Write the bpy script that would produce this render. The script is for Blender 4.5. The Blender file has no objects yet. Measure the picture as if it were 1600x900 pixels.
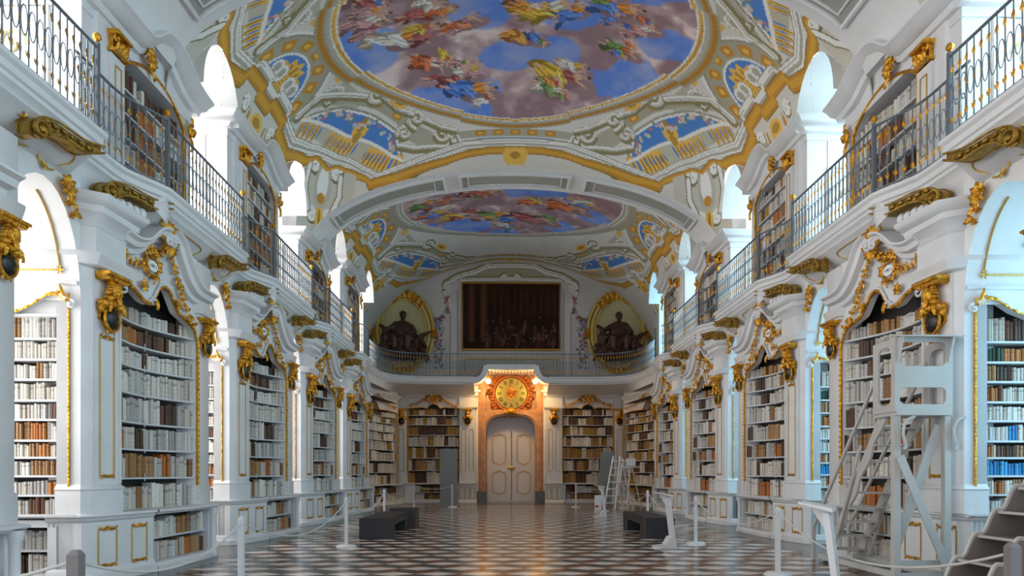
import bpy, bmesh, math, random
import numpy as np
from mathutils import Vector

random.seed(7)
PI = math.pi
scene = bpy.context.scene
COL = scene.collection

# ------------------------------------------------------------------ camera, world, lights, exposure
cam_d = bpy.data.cameras.new('camera')
cam = bpy.data.objects.new('camera', cam_d)
COL.objects.link(cam)
cam.location = (-0.3123, 0.0, 1.5)
cam.rotation_euler = (PI / 2, 0, -0.01863)
cam_d.sensor_width = 36.0
cam_d.lens = 36.0 * 1080.0 / 1600.0
cam_d.shift_x = -0.00525
cam_d.shift_y = 0.18
cam_d.clip_start = 0.05
cam_d.clip_end = 200
scene.camera = cam

scene.view_settings.view_transform = 'Standard'
scene.view_settings.look = 'None'
scene.view_settings.exposure = 0.58
scene.view_settings.gamma = 1.0
scene.view_settings.use_curve_mapping = False
scene.cycles.use_denoising = True
scene.cycles.max_bounces = 7
scene.cycles.diffuse_bounces = 4
scene.cycles.glossy_bounces = 3
scene.cycles.sample_clamp_indirect = 6.0

world = bpy.data.worlds.new('World')
scene.world = world
world.use_nodes = True
bgn = world.node_tree.nodes['Background']
bgn.inputs[0].default_value = (0.93, 0.95, 1.0, 1)
bgn.inputs[1].default_value = 0.95


def area_light(name, loc, target, sx, sy, power, color):
    d = bpy.data.lights.new(name, 'AREA')
    d.shape = 'RECTANGLE'
    d.size = sx
    d.size_y = sy
    d.energy = power
    d.color = color
    d.spread = 2.1 if loc[2] > 6 else 2.3
    o = bpy.data.objects.new(name, d)
    COL.objects.link(o)
    o.location = loc
    v = Vector(target) - Vector(loc)
    o.rotation_euler = v.to_track_quat('-Z', 'Y').to_euler()
    return o


Y0 = 9.35                     # near corner of the first full bay
BAY = 5.0
LEFT_C = (1.0, 0.97, 0.93)
RIGHT_C = (0.34, 0.76, 1.0)
for k in range(-3, 4):
    y = Y0 + BAY * k
    fall = 0.8 if k == 3 else 1.0
    for s, c, pl, pu in ((-1, LEFT_C, 60 * fall, 66 * fall), (1, RIGHT_C, 46 * fall, 54 * fall)):
        area_light('window_daylight', (s * 7.95, y - 0.9, 2.9), (0, y - 0.55, 2.3), 1.3, 3.6, pl, c)
        area_light('window_daylight', (s * 7.75, y - 0.5, 7.9), (0, y - 0.2, 7.2), 1.3, 3.0, pu, c if s < 0 else (0.60, 0.9, 1.0))
for s, c in ((-1, LEFT_C), (1, RIGHT_C)):
    area_light('window_daylight', (s * 7.75, 28.8, 7.9), (0, 28.6, 7.0), 1.3, 3.0, 60, c)

# ------------------------------------------------------------------ materials
MATS = {}


def new_mat(name):
    m = bpy.data.materials.new(name)
    m.use_nodes = True
    MATS[name] = m
    nt = m.node_tree
    return m, nt, nt.nodes['Principled BSDF']


def simple(name, col, rough=0.5, metal=0.0, bump=0.0, bscale=20.0, var=0.0, vscale=3.0, spec=None):
    m, nt, b = new_mat(name)
    b.inputs['Base Color'].default_value = (*col, 1)
    b.inputs['Roughness'].default_value = rough
    b.inputs['Metallic'].default_value = metal
    if spec is not None:
        b.inputs['Specular IOR Level'].default_value = spec
    if bump or var:
        tc = nt.nodes.new('ShaderNodeNewGeometry')
    if var:
        n = nt.nodes.new('ShaderNodeTexNoise')
        n.inputs['Scale'].default_value = vscale
        n.inputs['Detail'].default_value = 6
        nt.links.new(tc.outputs['Position'], n.inputs['Vector'])
        r = nt.nodes.new('ShaderNodeValToRGB')
        r.color_ramp.elements[0].position = 0.3
        r.color_ramp.elements[1].position = 0.7
        r.color_ramp.elements[0].color = (*[c * (1 - var) for c in col], 1)
        r.color_ramp.elements[1].color = (*[min(1, c * (1 + var * 0.5)) for c in col], 1)
        nt.links.new(n.outputs['Fac'], r.inputs['Fac'])
        nt.links.new(r.outputs['Color'], b.inputs['Base Color'])
    if bump:
        n = nt.nodes.new('ShaderNodeTexNoise')
        n.inputs['Scale'].default_value = bscale
        n.inputs['Detail'].default_value = 4
        nt.links.new(tc.outputs['Position'], n.inputs['Vector'])
        bp = nt.nodes.new('ShaderNodeBump')
        bp.inputs['Strength'].default_value = bump
        bp.inputs['Distance'].default_value = 0.03
        nt.links.new(n.outputs['Fac'], bp.inputs['Height'])
        nt.links.new(bp.outputs['Normal'], b.inputs['Normal'])
    return m


simple('white', (0.74, 0.745, 0.76), 0.45, var=0.07, vscale=2.0)
simple('white_wall', (0.78, 0.785, 0.79), 0.6, var=0.05)
simple('gold', (0.80, 0.40, 0.045), 0.30, 0.92, bump=0.7, bscale=38, var=0.5, vscale=14)
simple('gold_line', (0.62, 0.38, 0.07), 0.35, 0.6, bump=0.4, bscale=30)
simple('dark_shield', (0.012, 0.011, 0.01), 0.3)
simple('panel_stone', (0.36, 0.36, 0.33), 0.6, var=0.08)
simple('gold_old', (0.42, 0.25, 0.045), 0.42, 0.8, bump=0.6, bscale=30, var=0.5, vscale=10)
simple('case_dark', (0.05, 0.045, 0.042), 0.7)
simple('shelf_white', (0.62, 0.64, 0.67), 0.5)
simple('iron', (0.18, 0.21, 0.24), 0.4, 0.4)
simple('marble_light', (0.88, 0.80, 0.74), 0.16, var=0.16, vscale=5, spec=0.35)
simple('marble_grey', (0.085, 0.083, 0.085), 0.16, var=0.25, vscale=5, spec=0.35)
simple('marble_red', (0.20, 0.085, 0.045), 0.16, var=0.3, vscale=5, spec=0.35)
simple('marble_border', (0.13, 0.125, 0.12), 0.2, var=0.2, vscale=3, spec=0.35)
simple('marble_orange', (0.55, 0.27, 0.10), 0.35, var=0.35, vscale=4)
simple('marble_dark', (0.08, 0.085, 0.06), 0.3, var=0.4, vscale=8)
simple('door_paint', (0.66, 0.66, 0.72), 0.5)
simple('bronze', (0.075, 0.028, 0.018), 0.3, 0.1, bump=0.3, bscale=14)
simple('niche_gold', (0.70, 0.50, 0.13), 0.45, 0.1, bump=0.3, bscale=12)
simple('niche_inner', (0.66, 0.62, 0.34), 0.7)
simple('gilt_frame', (0.65, 0.38, 0.08), 0.35, 0.7)
simple('leather', (0.012, 0.013, 0.018), 0.45, bump=0.1, bscale=60)
simple('leather_brown', (0.05, 0.038, 0.032), 0.5)
simple('post_white', (0.72, 0.73, 0.75), 0.35)
simple('post_grey', (0.20, 0.19, 0.19), 0.5)
simple('rope', (0.62, 0.61, 0.59), 0.8)
simple('ladder_paint', (0.52, 0.51, 0.49), 0.5, var=0.06)
simple('ladder_side', (0.20, 0.17, 0.16), 0.6)
simple('aluminium', (0.75, 0.77, 0.8), 0.35, 0.3)
simple('panel_grey', (0.24, 0.27, 0.27), 0.4)
simple('paper', (0.85, 0.88, 0.9), 0.5)
simple('red_print', (0.6, 0.1, 0.12), 0.5)
simple('clock_face', (0.34, 0.27, 0.06), 0.35, 0.5)
simple('clock_red', (0.42, 0.13, 0.03), 0.32, 0.6, bump=0.5, bscale=20)
simple('ink', (0.02, 0.02, 0.02), 0.5)

m, nt, b = new_mat('lamp_globe')
b.inputs['Base Color'].default_value = (1, 0.9, 0.7, 1)
b.inputs['Emission Color'].default_value = (1, 0.80, 0.45, 1)
b.inputs['Emission Strength'].default_value = 9.0

m, nt, b = new_mat('pane')
b.inputs['Base Color'].default_value = (1, 1, 1, 1)
b.inputs['Roughness'].default_value = 0.02
b.inputs['Transmission Weight'].default_value = 1.0
b.inputs['IOR'].default_value = 1.05

# books: colour attribute times raised bands along the spine
m, nt, b = new_mat('books')
att = nt.nodes.new('ShaderNodeAttribute')
att.attribute_name = 'Col'
uv = nt.nodes.new('ShaderNodeUVMap')
uv.uv_map = 'UVMap'
sep = nt.nodes.new('ShaderNodeSeparateXYZ')
nt.links.new(uv.outputs['UV'], sep.inputs[0])


def mth(op, a, bb=None, c=None):
    n = nt.nodes.new('ShaderNodeMath')
    n.operation = op
    for i, x in enumerate((a, bb, c)):
        if x is None:
            continue
        if isinstance(x, (int, float)):
            n.inputs[i].default_value = x
        else:
            nt.links.new(x, n.inputs[i])
    return n.outputs[0]


vv = sep.outputs['Y']
fr = mth('FRACT', mth('MULTIPLY', vv, 5.0))
band = mth('LESS_THAN', mth('ABSOLUTE', mth('SUBTRACT', fr, 0.5)), 0.10)
seed = mth('FLOOR', sep.outputs['X'])
wn = nt.nodes.new('ShaderNodeTexWhiteNoise')
wn.noise_dimensions = '1D'
nt.links.new(seed, wn.inputs['W'])
rnd = wn.outputs['Value']
lab = mth('MULTIPLY', mth('GREATER_THAN', vv, 0.68), mth('LESS_THAN', vv, 0.82))
lab = mth('MULTIPLY', lab, mth('GREATER_THAN', rnd, 0.55))
dark = mth('SUBTRACT', 1.0, mth('ADD', mth('MULTIPLY', mth('MULTIPLY', band, mth('GREATER_THAN', rnd, 0.5)), 0.2), mth('MULTIPLY', lab, 0.35)))
noi = nt.nodes.new('ShaderNodeTexNoise')
noi.inputs['Scale'].default_value = 30
geo = nt.nodes.new('ShaderNodeNewGeometry')
nt.links.new(geo.outputs['Position'], noi.inputs['Vector'])
dark = mth('MULTIPLY', dark, mth('ADD', 0.72, mth('MULTIPLY', noi.outputs['Fac'], 0.5)))
mx = nt.nodes.new('ShaderNodeVectorMath')
mx.operation = 'SCALE'
nt.links.new(att.outputs['Color'], mx.inputs[0])
nt.links.new(dark, mx.inputs['Scale'])
nt.links.new(mx.outputs[0], b.inputs['Base Color'])
b.inputs['Roughness'].default_value = 0.55

# painted surfaces: colour attribute
m, nt, b = new_mat('fresco')
att = nt.nodes.new('ShaderNodeAttribute')
att.attribute_name = 'Col'
nt.links.new(att.outputs['Color'], b.inputs['Base Color'])
b.inputs['Roughness'].default_value = 0.75
m, nt, b = new_mat('oil_paint')
att = nt.nodes.new('ShaderNodeAttribute')
att.attribute_name = 'Col'
nt.links.new(att.outputs['Color'], b.inputs['Base Color'])
b.inputs['Roughness'].default_value = 0.6
b.inputs['Specular IOR Level'].default_value = 0.15


# ------------------------------------------------------------------ mesh helpers
class MB:
    def __init__(s):
        s.v = []
        s.f = []
        s.m = []
        s.mats = []
        s.cur = 0

    def mat(s, name):
        if name not in s.mats:
            s.mats.append(name)
        s.cur = s.mats.index(name)
        return s

    def add(s, vs, fs):
        o = len(s.v)
        s.v.extend([tuple(p) for p in vs])
        for f in fs:
            s.f.append(tuple(i + o for i in f))
            s.m.append(s.cur)

    def box(s, x0, x1, y0, y1, z0, z1):
        s.add([(x0, y0, z0), (x1, y0, z0), (x1, y1, z0), (x0, y1, z0), (x0, y0, z1), (x1, y0, z1), (x1, y1, z1), (x0, y1, z1)],
              [(0, 3, 2, 1), (4, 5, 6, 7), (0, 1, 5, 4), (1, 2, 6, 5), (2, 3, 7, 6), (3, 0, 4, 7)])

    def extrude(s, pts0, pts1):
        n = len(pts0)
        s.add(list(pts0) + list(pts1), [tuple(range(n))[::-1], tuple(range(n, 2 * n))] + [(i, (i + 1) % n, (i + 1) % n + n, i + n) for i in range(n)])

    def prism(s, poly, z0, z1):
        s.extrude([(x, y, z0) for x, y in poly], [(x, y, z1) for x, y in poly])

    def fprism(s, F, poly, d0, d1):
        s.extrude([F(a, b, d0) for a, b in poly], [F(a, b, d1) for a, b in poly])

    def fbox(s, F, a0, a1, b0, b1, d0, d1):
        s.fprism(F, [(a0, b0), (a1, b0), (a1, b1), (a0, b1)], d0, d1)

    def grid(s, rows, closed_u=False, closed_v=False):
        nu = len(rows)
        nv = len(rows[0])
        fs = []
        for i in range(nu if closed_u else nu - 1):
            for j in range(nv if closed_v else nv - 1):
                i2 = (i + 1) % nu
                j2 = (j + 1) % nv
                fs.append((i * nv + j, i * nv + j2, i2 * nv + j2, i2 * nv + j))
        s.add([p for r in rows for p in r], fs)

    def tube(s, pts, r, n=6, closed=False, flat=None):
        pts = [Vector(p) for p in pts]
        m = len(pts)
        rr = r if isinstance(r, (list, tuple)) else [r] * m
        rows = []
        up = Vector((0.03, 0.02, 1)).normalized()
        prev = None
        for i, p in enumerate(pts):
            a = pts[(i - 1) % m] if closed else pts[max(i - 1, 0)]
            c = pts[(i + 1) % m] if closed else pts[min(i + 1, m - 1)]
            t = (c - a)
            if t.length < 1e-9:
                t = Vector((0, 0, 1))
            t.normalize()
            ref = prev if prev is not None else (up if abs(t.dot(up)) < 0.95 else Vector((1, 0, 0)))
            x = (ref - t * ref.dot(t))
            if x.length < 1e-6:
                x = Vector((1, 0, 0)) - t * t.x
            x.normalize()
            prev = x
            y = t.cross(x)
            rows.append([p + x * (math.cos(2 * PI * k / n) * rr[i]) + y * (math.sin(2 * PI * k / n) * rr[i]) for k in range(n)])
        o = len(s.v)
        s.grid(rows, closed_u=closed, closed_v=True)
        if not closed:
            s.f.append(tuple(o + k for k in range(n)))
            s.m.append(s.cur)
            s.f.append(tuple(o + (m - 1) * n + k for k in range(n))[::-1])
            s.m.append(s.cur)

    def sweep(s, path, prof, caps=False):
        P = [Vector(p) for p in path]
        n = len(P)
        rows = []
        for i in range(n):
            t0 = (P[i] - P[i - 1]).normalized() if i > 0 else None
            t1 = (P[i + 1] - P[i]).normalized() if i < n - 1 else None
            if t0 is None:
                t0 = t1
            if t1 is None:
                t1 = t0
            n0 = Vector((-t0.y, t0.x))
            n1 = Vector((-t1.y, t1.x))
            b = (n0 + n1)
            if b.length < 1e-6:
                b = n0
            b.normalize()
            k = 1 / max(0.45, b.dot(n0))
            rows.append([(P[i].x + b.x * k * o, P[i].y + b.y * k * o, h) for o, h in prof])
        o = len(s.v)
        s.grid(rows)
        if caps:
            m = len(prof)
            s.f.append(tuple(o + j for j in range(m)))
            s.m.append(s.cur)
            s.f.append(tuple(o + (n - 1) * m + j for j in range(m))[::-1])
            s.m.append(s.cur)

    def fsweep(s, F, path, prof, caps=True):
        """moulding along a path (a, b) on a facade; profile (in-plane offset, out)"""
        P = [Vector(p) for p in path]
        n = len(P)
        rows = []
        for i in range(n):
            t = (P[min(i + 1, n - 1)] - P[max(i - 1, 0)])
            t.normalize()
            nn = Vector((-t.y, t.x))
            rows.append([F(P[i].x + nn.x * o, P[i].y + nn.y * o, d) for o, d in prof])
        o = len(s.v)
        s.grid(rows, closed_v=True)
        if caps:
            m = len(prof)
            s.f.append(tuple(o + j for j in range(m)))
            s.m.append(s.cur)
            s.f.append(tuple(o + (n - 1) * m + j for j in range(m))[::-1])
            s.m.append(s.cur)

    def ball(s, c, r, nu=8, nv=5, F=None):
        if not isinstance(r, (tuple, list)):
            r = (r, r, r)
        vs = []
        for j in range(1, nv):
            ph = PI * j / nv
            for i in range(nu):
                th = 2 * PI * i / nu
                vs.append((c[0] + r[0] * math.sin(ph) * math.cos(th), c[1] + r[1] * math.cos(ph), c[2] + r[2] * math.sin(ph) * math.sin(th)))
        vs.append((c[0], c[1] + r[1], c[2]))
        vs.append((c[0], c[1] - r[1], c[2]))
        if F:
            vs = [F(*p) for p in vs]
        fs = []
        for j in range(nv - 2):
            for i in range(nu):
                i2 = (i + 1) % nu
                fs.append((j * nu + i, j * nu + i2, (j + 1) * nu + i2, (j + 1) * nu + i))
        T = len(vs) - 2
        for i in range(nu):
            i2 = (i + 1) % nu
            fs.append((T, i2, i))
            fs.append((T + 1, (nv - 2) * nu + i, (nv - 2) * nu + i2))
        s.add(vs, fs)

    def lathe(s, prof, c, n=16):
        rows = [[(c[0] + r * math.cos(2 * PI * k / n), c[1] + r * math.sin(2 * PI * k / n), c[2] + z) for k in range(n)] for r, z in prof]
        s.grid(rows, closed_v=True)

    # --- ornaments in facade coordinates (a along, b up, d out)
    def leaf(s, F, a, b, ang, L, W, d=0.02, lift=0.05, curl=0.0):
        st = 5
        rows = []
        for i in range(st + 1):
            t = i / st
            an = ang + curl * t
            if i == 0:
                px, py = a, b
            else:
                px += math.cos(an) * L / st
                py += math.sin(an) * L / st
            w = W * (math.sin(PI * min(1, t * 0.9 + 0.1)) ** 0.7) * 0.5 + 0.001
            nx, ny = -math.sin(an), math.cos(an)
            z = d + lift * math.sin(PI * t * 0.75)
            rows.append([F(px + nx * w, py + ny * w, z), F(px, py, z + W * 0.28), F(px - nx * w, py - ny * w, z), F(px, py, max(d - 0.02, z - W * 0.2))])
        s.grid(rows, closed_v=True)

    def rosette(s, F, a, b, r, d=0.02, n=6, rot=0.0):
        for i in range(n):
            s.leaf(F, a, b, rot + 2 * PI * i / n, r, r * 0.62, d, r * 0.3)
        s.ball((a, b, d + r * 0.18), r * 0.3, 6, 4, F)

    def ftube(s, F, pts, r, d=0.02, n=5, closed=False):
        s.tube([F(p[0], p[1], p[2] if len(p) > 2 else d) for p in pts], r, n, closed)

    def volute(s, F, a, b, r0, turns=1.4, start=0.0, dirn=1, th=0.03, d=0.03):
        n = int(16 * turns)
        pts = []
        for i in range(n + 1):
            t = i / n
            an = start + dirn * 2 * PI * turns * t
            r = r0 * (1 - 0.88 * t)
            pts.append((a + math.cos(an) * r, b + math.sin(an) * r, d + 0.02 * t))
        s.ftube(F, pts, [th * (1 - 0.4 * i / n) for i in range(n + 1)])
        s.ball((a, b, d + 0.03), th * 1.2, 6, 4, F)

    def garland(s, F, pts, size, d=0.03, step=0.07, rng=None):
        rng = rng or random.Random(3)
        L = 0
        for i in range(len(pts) - 1):
            p, q = pts[i], pts[i + 1]
            l = math.hypot(q[0] - p[0], q[1] - p[1])
            an = math.atan2(q[1] - p[1], q[0] - p[0])
            m = max(1, int(l / step))
            for j in range(m):
                t = j / m
                a = p[0] + (q[0] - p[0]) * t
                b = p[1] + (q[1] - p[1]) * t
                for sg in (1, -1):
                    s.leaf(F, a, b, an + sg * rng.uniform(0.5, 1.3), size * rng.uniform(0.8, 1.4), size * 0.6, d, size * 0.4, sg * rng.uniform(-0.8, 0.8))
                s.ball((a, b, d + size * 0.3), size * 0.28, 5, 4, F)

    def build(s, name, parent=None, side=1, origin=None, label=None, smooth=40, **props):
        if origin is None:
            origin = tuple(parent.matrix_world_loc) if False else (tuple(ORG[parent.name]) if parent else (0, 0, 0))
        me = bpy.data.meshes.new(name)
        ox, oy, oz = origin
        me.from_pydata([(x * side - ox, y - oy, z - oz) for x, y, z in s.v], [], s.f)
        for mn in s.mats:
            me.materials.append(MATS[mn])
        if len(s.mats) > 1:
            me.polygons.foreach_set('material_index', s.m)
        bm = bmesh.new()
        bm.from_mesh(me)
        bmesh.ops.recalc_face_normals(bm, faces=bm.faces)
        bm.to_mesh(me)
        bm.free()
        if smooth:
            me.polygons.foreach_set('use_smooth', [True] * len(me.polygons))
            me.set_sharp_from_angle(angle=math.radians(smooth))
        me.update()
        o = bpy.data.objects.new(name, me)
        COL.objects.link(o)
        ORG[o.name] = origin
        if parent:
            o.parent = parent
            if parent.type == 'EMPTY' or True:
                po = ORG[parent.name]
                o.location = (origin[0] - po[0], origin[1] - po[1], origin[2] - po[2])
        else:
            o.location = origin
        if label:
            o['label'] = label
        for k, v in props.items():
            o[k] = v
        return o


ORG = {}


def thing(name, label, cat, loc=(0, 0, 0), group=None):
    o = bpy.data.objects.new(name, None)
    COL.objects.link(o)
    o.location = loc
    o.empty_display_size = 0.2
    ORG[o.name] = tuple(loc)
    o['label'] = label
    o['category'] = cat
    if group:
        o['group'] = group
    return o


def dup(o, dy, parent=None, label=None, dx=0.0):
    c = o.copy()
    COL.objects.link(c)
    if parent is not None:
        c.parent = parent
    else:
        c.location.y += dy
        c.location.x += dx
    for ch in list(o.children):
        dup(ch, 0, c)
    if label:
        c['label'] = label
    return c


class Frame:
    """facade frame: a along, b up, d out of the wall (towards the room)"""

    def __init__(s, o, u, h=0.0):
        s.o = o
        l = math.hypot(*u)
        s.u = (u[0] / l, u[1] / l)
        s.n = (-s.u[1], s.u[0])
        s.h = h

    def __call__(s, a, b, d=0.0):
        return (s.o[0] + s.u[0] * a + s.n[0] * d, s.o[1] + s.u[1] * a + s.n[1] * d, s.h + b)


def lerp_path(pts, t):
    for i in range(len(pts) - 1):
        if t <= pts[i + 1][0] or i == len(pts) - 2:
            f = (t - pts[i][0]) / (pts[i + 1][0] - pts[i][0])
            f = min(1, max(0, f))
            return pts[i][1] + (pts[i + 1][1] - pts[i][1]) * f


def smooth_path(pts, n=6):
    """Catmull-Rom through 2D/3D points"""
    out = []
    P = [pts[0]] + list(pts) + [pts[-1]]
    for i in range(1, len(P) - 2):
        for j in range(n):
            t = j / n
            out.append(tuple(0.5 * ((2 * P[i][k]) + (-P[i - 1][k] + P[i + 1][k]) * t + (2 * P[i - 1][k] - 5 * P[i][k] + 4 * P[i + 1][k] - P[i + 2][k]) * t * t
                                    + (-P[i - 1][k] + 3 * P[i][k] - 3 * P[i + 1][k] + P[i + 2][k]) * t ** 3) for k in range(len(P[0]))))
    out.append(tuple(pts[-1]))
    return out


def offset_path(path, d):
    P = [Vector(p) for p in path]
    n = len(P)
    out = []
    for i in range(n):
        t0 = (P[i] - P[i - 1]).normalized() if i > 0 else (P[1] - P[0]).normalized()
        t1 = (P[i + 1] - P[i]).normalized() if i < n - 1 else t0
        n0 = Vector((-t0.y, t0.x))
        b = (n0 + Vector((-t1.y, t1.x))).normalized()
        k = 1 / max(0.45, b.dot(n0))
        out.append((P[i].x + b.x * k * d, P[i].y + b.y * k * d))
    return out


SIDE = {-1: 'left', 1: 'right'}
PXC, FPX = 808.4, 1080.0
CS, SN = math.cos(0.01863), math.sin(0.01863)


def to_px(x, y, z):
    dx = x + 0.3123
    d = y * CS + dx * SN
    if d < 0.1:
        return None
    return PXC + FPX * (dx * CS - y * SN) / d, 738 - FPX * (z - 1.5) / d, d


# ------------------------------------------------------------------ books
CREAM = ('cream vellum', [(0.66, 0.61, 0.53), (0.72, 0.68, 0.62), (0.60, 0.55, 0.48), (0.76, 0.73, 0.68), (0.55, 0.50, 0.44)])
PALE = ('pale grey', [(0.52, 0.50, 0.47), (0.45, 0.42, 0.40), (0.62, 0.60, 0.57)])
TAN = ('tan leather', [(0.36, 0.19, 0.07), (0.42, 0.24, 0.10), (0.30, 0.15, 0.05)])
ORANGE = ('orange brown', [(0.45, 0.15, 0.03), (0.50, 0.19, 0.04)])
BROWN = ('dark brown', [(0.10, 0.045, 0.025), (0.14, 0.06, 0.03), (0.07, 0.035, 0.02)])
BLUE = ('bright blue', [(0.04, 0.33, 0.62), (0.06, 0.40, 0.68), (0.03, 0.25, 0.55)])
GREEN = ('dark green', [(0.03, 0.07, 0.05), (0.04, 0.10, 0.09)])
GOLDB = ('golden brown', [(0.30, 0.17, 0.03), (0.36, 0.22, 0.04)])
BOOKS = []          # every book: dict(o, u, n, w, h, dep, col, cname, side, case, row, idx)


def book_row(F, side, case, row, a0, a1, sagfn, hb, clear, wmin, wmax, mix, rng, gap=0.0, keep=1.0, depth=0.2):
    """fill one shelf; F is canonical, positions kept in canonical space"""
    a = a0 + 0.01
    out = []
    style = None
    left = 0
    while a < a1 - wmin:
        if left <= 0:
            r = rng.random() * sum(w for _, w in mix)
            for st, w in mix:
                r -= w
                if r <= 0:
                    style = st
                    break
            left = rng.randint(1, 6)
            base_h = clear * rng.uniform(0.72, 0.93)
            base_w = rng.uniform(wmin, wmax)
            base_c = rng.choice(style[1])
        left -= 1
        w = min(base_w * rng.uniform(0.8, 1.2), a1 - a)
        if rng.random() > keep:
            a += w
            continue
        h = min(clear * .97, base_h * rng.uniform(0.93, 1.06))
        c = base_c if rng.random() < 0.6 else rng.choice(style[1])
        j = rng.uniform(0.88, 1.1)
        da = 0.02
        d0 = sagfn(a + w / 2)
        sl = (sagfn(a + w / 2 + da) - sagfn(a + w / 2 - da)) / (2 * da)
        ux, uy = F.u[0] + F.n[0] * sl, F.u[1] + F.n[1] * sl
        l = math.hypot(ux, uy)
        u = (ux / l, uy / l)
        n = (-u[1], u[0])
        p = F(a + w / 2, hb, d0 - 0.015 - rng.uniform(0, 0.035))
        bk = dict(p=p, u=u, n=n, w=w * 0.92 * l, h=h, dep=depth, col=tuple(min(1, x * j) for x in c), cname=style[0], side=side, case=case, row=row, k=0)
        out.append(bk)
        a += w
    BOOKS.extend(out)
    return out


def book_verts(bk, dy, fine):
    p, u, n, w, h, dep = bk['p'], bk['u'], bk['n'], bk['w'], bk['h'], bk['dep']
    s = bk['side']
    if fine:
        prof = [(-0.5, -dep), (-0.5, -0.016), (-0.34, -0.005), (0, 0.002), (0.34, -0.005), (0.5, -0.016), (0.5, -dep)]
    else:
        prof = [(-0.5, -dep), (-0.5, -0.014), (-0.28, 0), (0.28, 0), (0.5, -0.014), (0.5, -dep)]
    bot = []
    top = []
    for t, d in prof:
        x = p[0] + u[0] * t * w + n[0] * d
        y = p[1] + u[1] * t * w + n[1] * d + dy
        bot.append((x * s, y, p[2] + 0.001))
        top.append((x * s, y, p[2] + h))
    return bot, top, [q[0] for q in prof]


def emit_books(items, name, single=False):
    V = []
    Fc = []
    UV = []
    C = []
    for q, (bk, dy) in enumerate(items):
        bot, top, ts = book_verts(bk, dy, single)
        o = len(V)
        n = len(bot)
        V += bot + top
        rs = random.randint(0, 900)
        c = (*bk['col'], 1)
        flip = bk['side'] < 0
        for i in range(n - 1):
            f = [o + i, o + i + 1, o + n + i + 1, o + n + i]
            uvs = [(rs + 0.5 + ts[i] * 0.8, 0), (rs + 0.5 + ts[i + 1] * 0.8, 0), (rs + 0.5 + ts[i + 1] * 0.8, 1), (rs + 0.5 + ts[i] * 0.8, 1)]
            if flip:
                f, uvs = f[::-1], uvs[::-1]
            Fc.append(f)
            UV += uvs
            C += [c] * 4
        f = [o + n + i for i in range(n)]
        if flip:
            f = f[::-1]
        Fc.append(f)
        UV += [(rs + 0.5, 0.02)] * n
        C += [c] * n
        if single:
            f = [o + i for i in range(n)]
            Fc.append(f[::-1] if not flip else f)
            UV += [(rs + 0.5, 0.02)] * n
            C += [c] * n
            Fc.append([o, o + n, o + 2 * n - 1, o + n - 1] if not flip else [o + n - 1, o + 2 * n - 1, o + n, o])
            UV += [(rs + 0.5, 0.02)] * 4
            C += [c] * 4
    org = (0, 0, 0)
    if single:
        bk, dy = items[0]
        org = (bk['p'][0] * bk['side'], bk['p'][1] + dy, bk['p'][2])
        V = [(x - org[0], y - org[1], z - org[2]) for x, y, z in V]
    me = bpy.data.meshes.new(name)
    me.from_pydata(V, [], Fc)
    uvl = me.uv_layers.new(name='UVMap')
    uvl.data.foreach_set('uv', np.array(UV, dtype=np.float32).ravel())
    ca = me.color_attributes.new('Col', 'FLOAT_COLOR', 'CORNER')
    ca.data.foreach_set('color', np.array(C, dtype=np.float32).ravel())
    me.materials.append(MATS['books'])
    o = bpy.data.objects.new(name, me)
    o.location = org
    COL.objects.link(o)
    return o

# ------------------------------------------------------------------ floor (rhombic cube pattern) and room shell
def build_floor():
    M = MB()
    M.mat('marble_border')
    s = 0.377
    w = s * math.sqrt(3)
    XL = 5.05
    yA, yB = 1.0, 31.6
    mats = ('marble_light', 'marble_grey', 'marble_red')
    nrow = int((yB - yA) / (1.5 * s))
    for r in range(nrow):
        cy = yA + r * 1.5 * s
        n = int(XL / w) + 1
        for c in range(-n, n + 1):
            cx = c * w + (w / 2 if r % 2 else 0)
            if abs(cx) > XL:
                continue
            hx = [(cx, cy), (cx, cy + s), (cx + w / 2, cy + s / 2), (cx + w / 2, cy - s / 2), (cx, cy - s), (cx - w / 2, cy - s / 2), (cx - w / 2, cy + s / 2)]
            for mi, ids in enumerate(((0, 2, 1, 6), (0, 6, 5, 4), (0, 4, 3, 2))):
                M.mat(mats[mi])
                M.add([(hx[i][0], hx[i][1], 0.0) for i in ids], [(0, 1, 2, 3)])
    M.mat('marble_border')
    M.add([(-9, -7, -0.004), (9, -7, -0.004), (9, 36, -0.004), (-9, 36, -0.004)], [(0, 1, 2, 3)])
    M.add([(-9, -7, -0.2), (9, -7, -0.2), (9, 36, -0.2), (-9, 36, -0.2)], [(3, 2, 1, 0)])
    M.build('floor', smooth=0, kind='structure')


build_floor()

NIN = (3.32, 5.0)          # window niche, relative to the bay start
UP = (0.3, 3.6)            # upper pier
H_GAL = 5.95


def arch_pts(c, half, spring, rise, n=14):
    return [(c - half * math.cos(PI * i / n), spring + rise * math.sin(PI * i / n)) for i in range(n + 1)]


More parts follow.
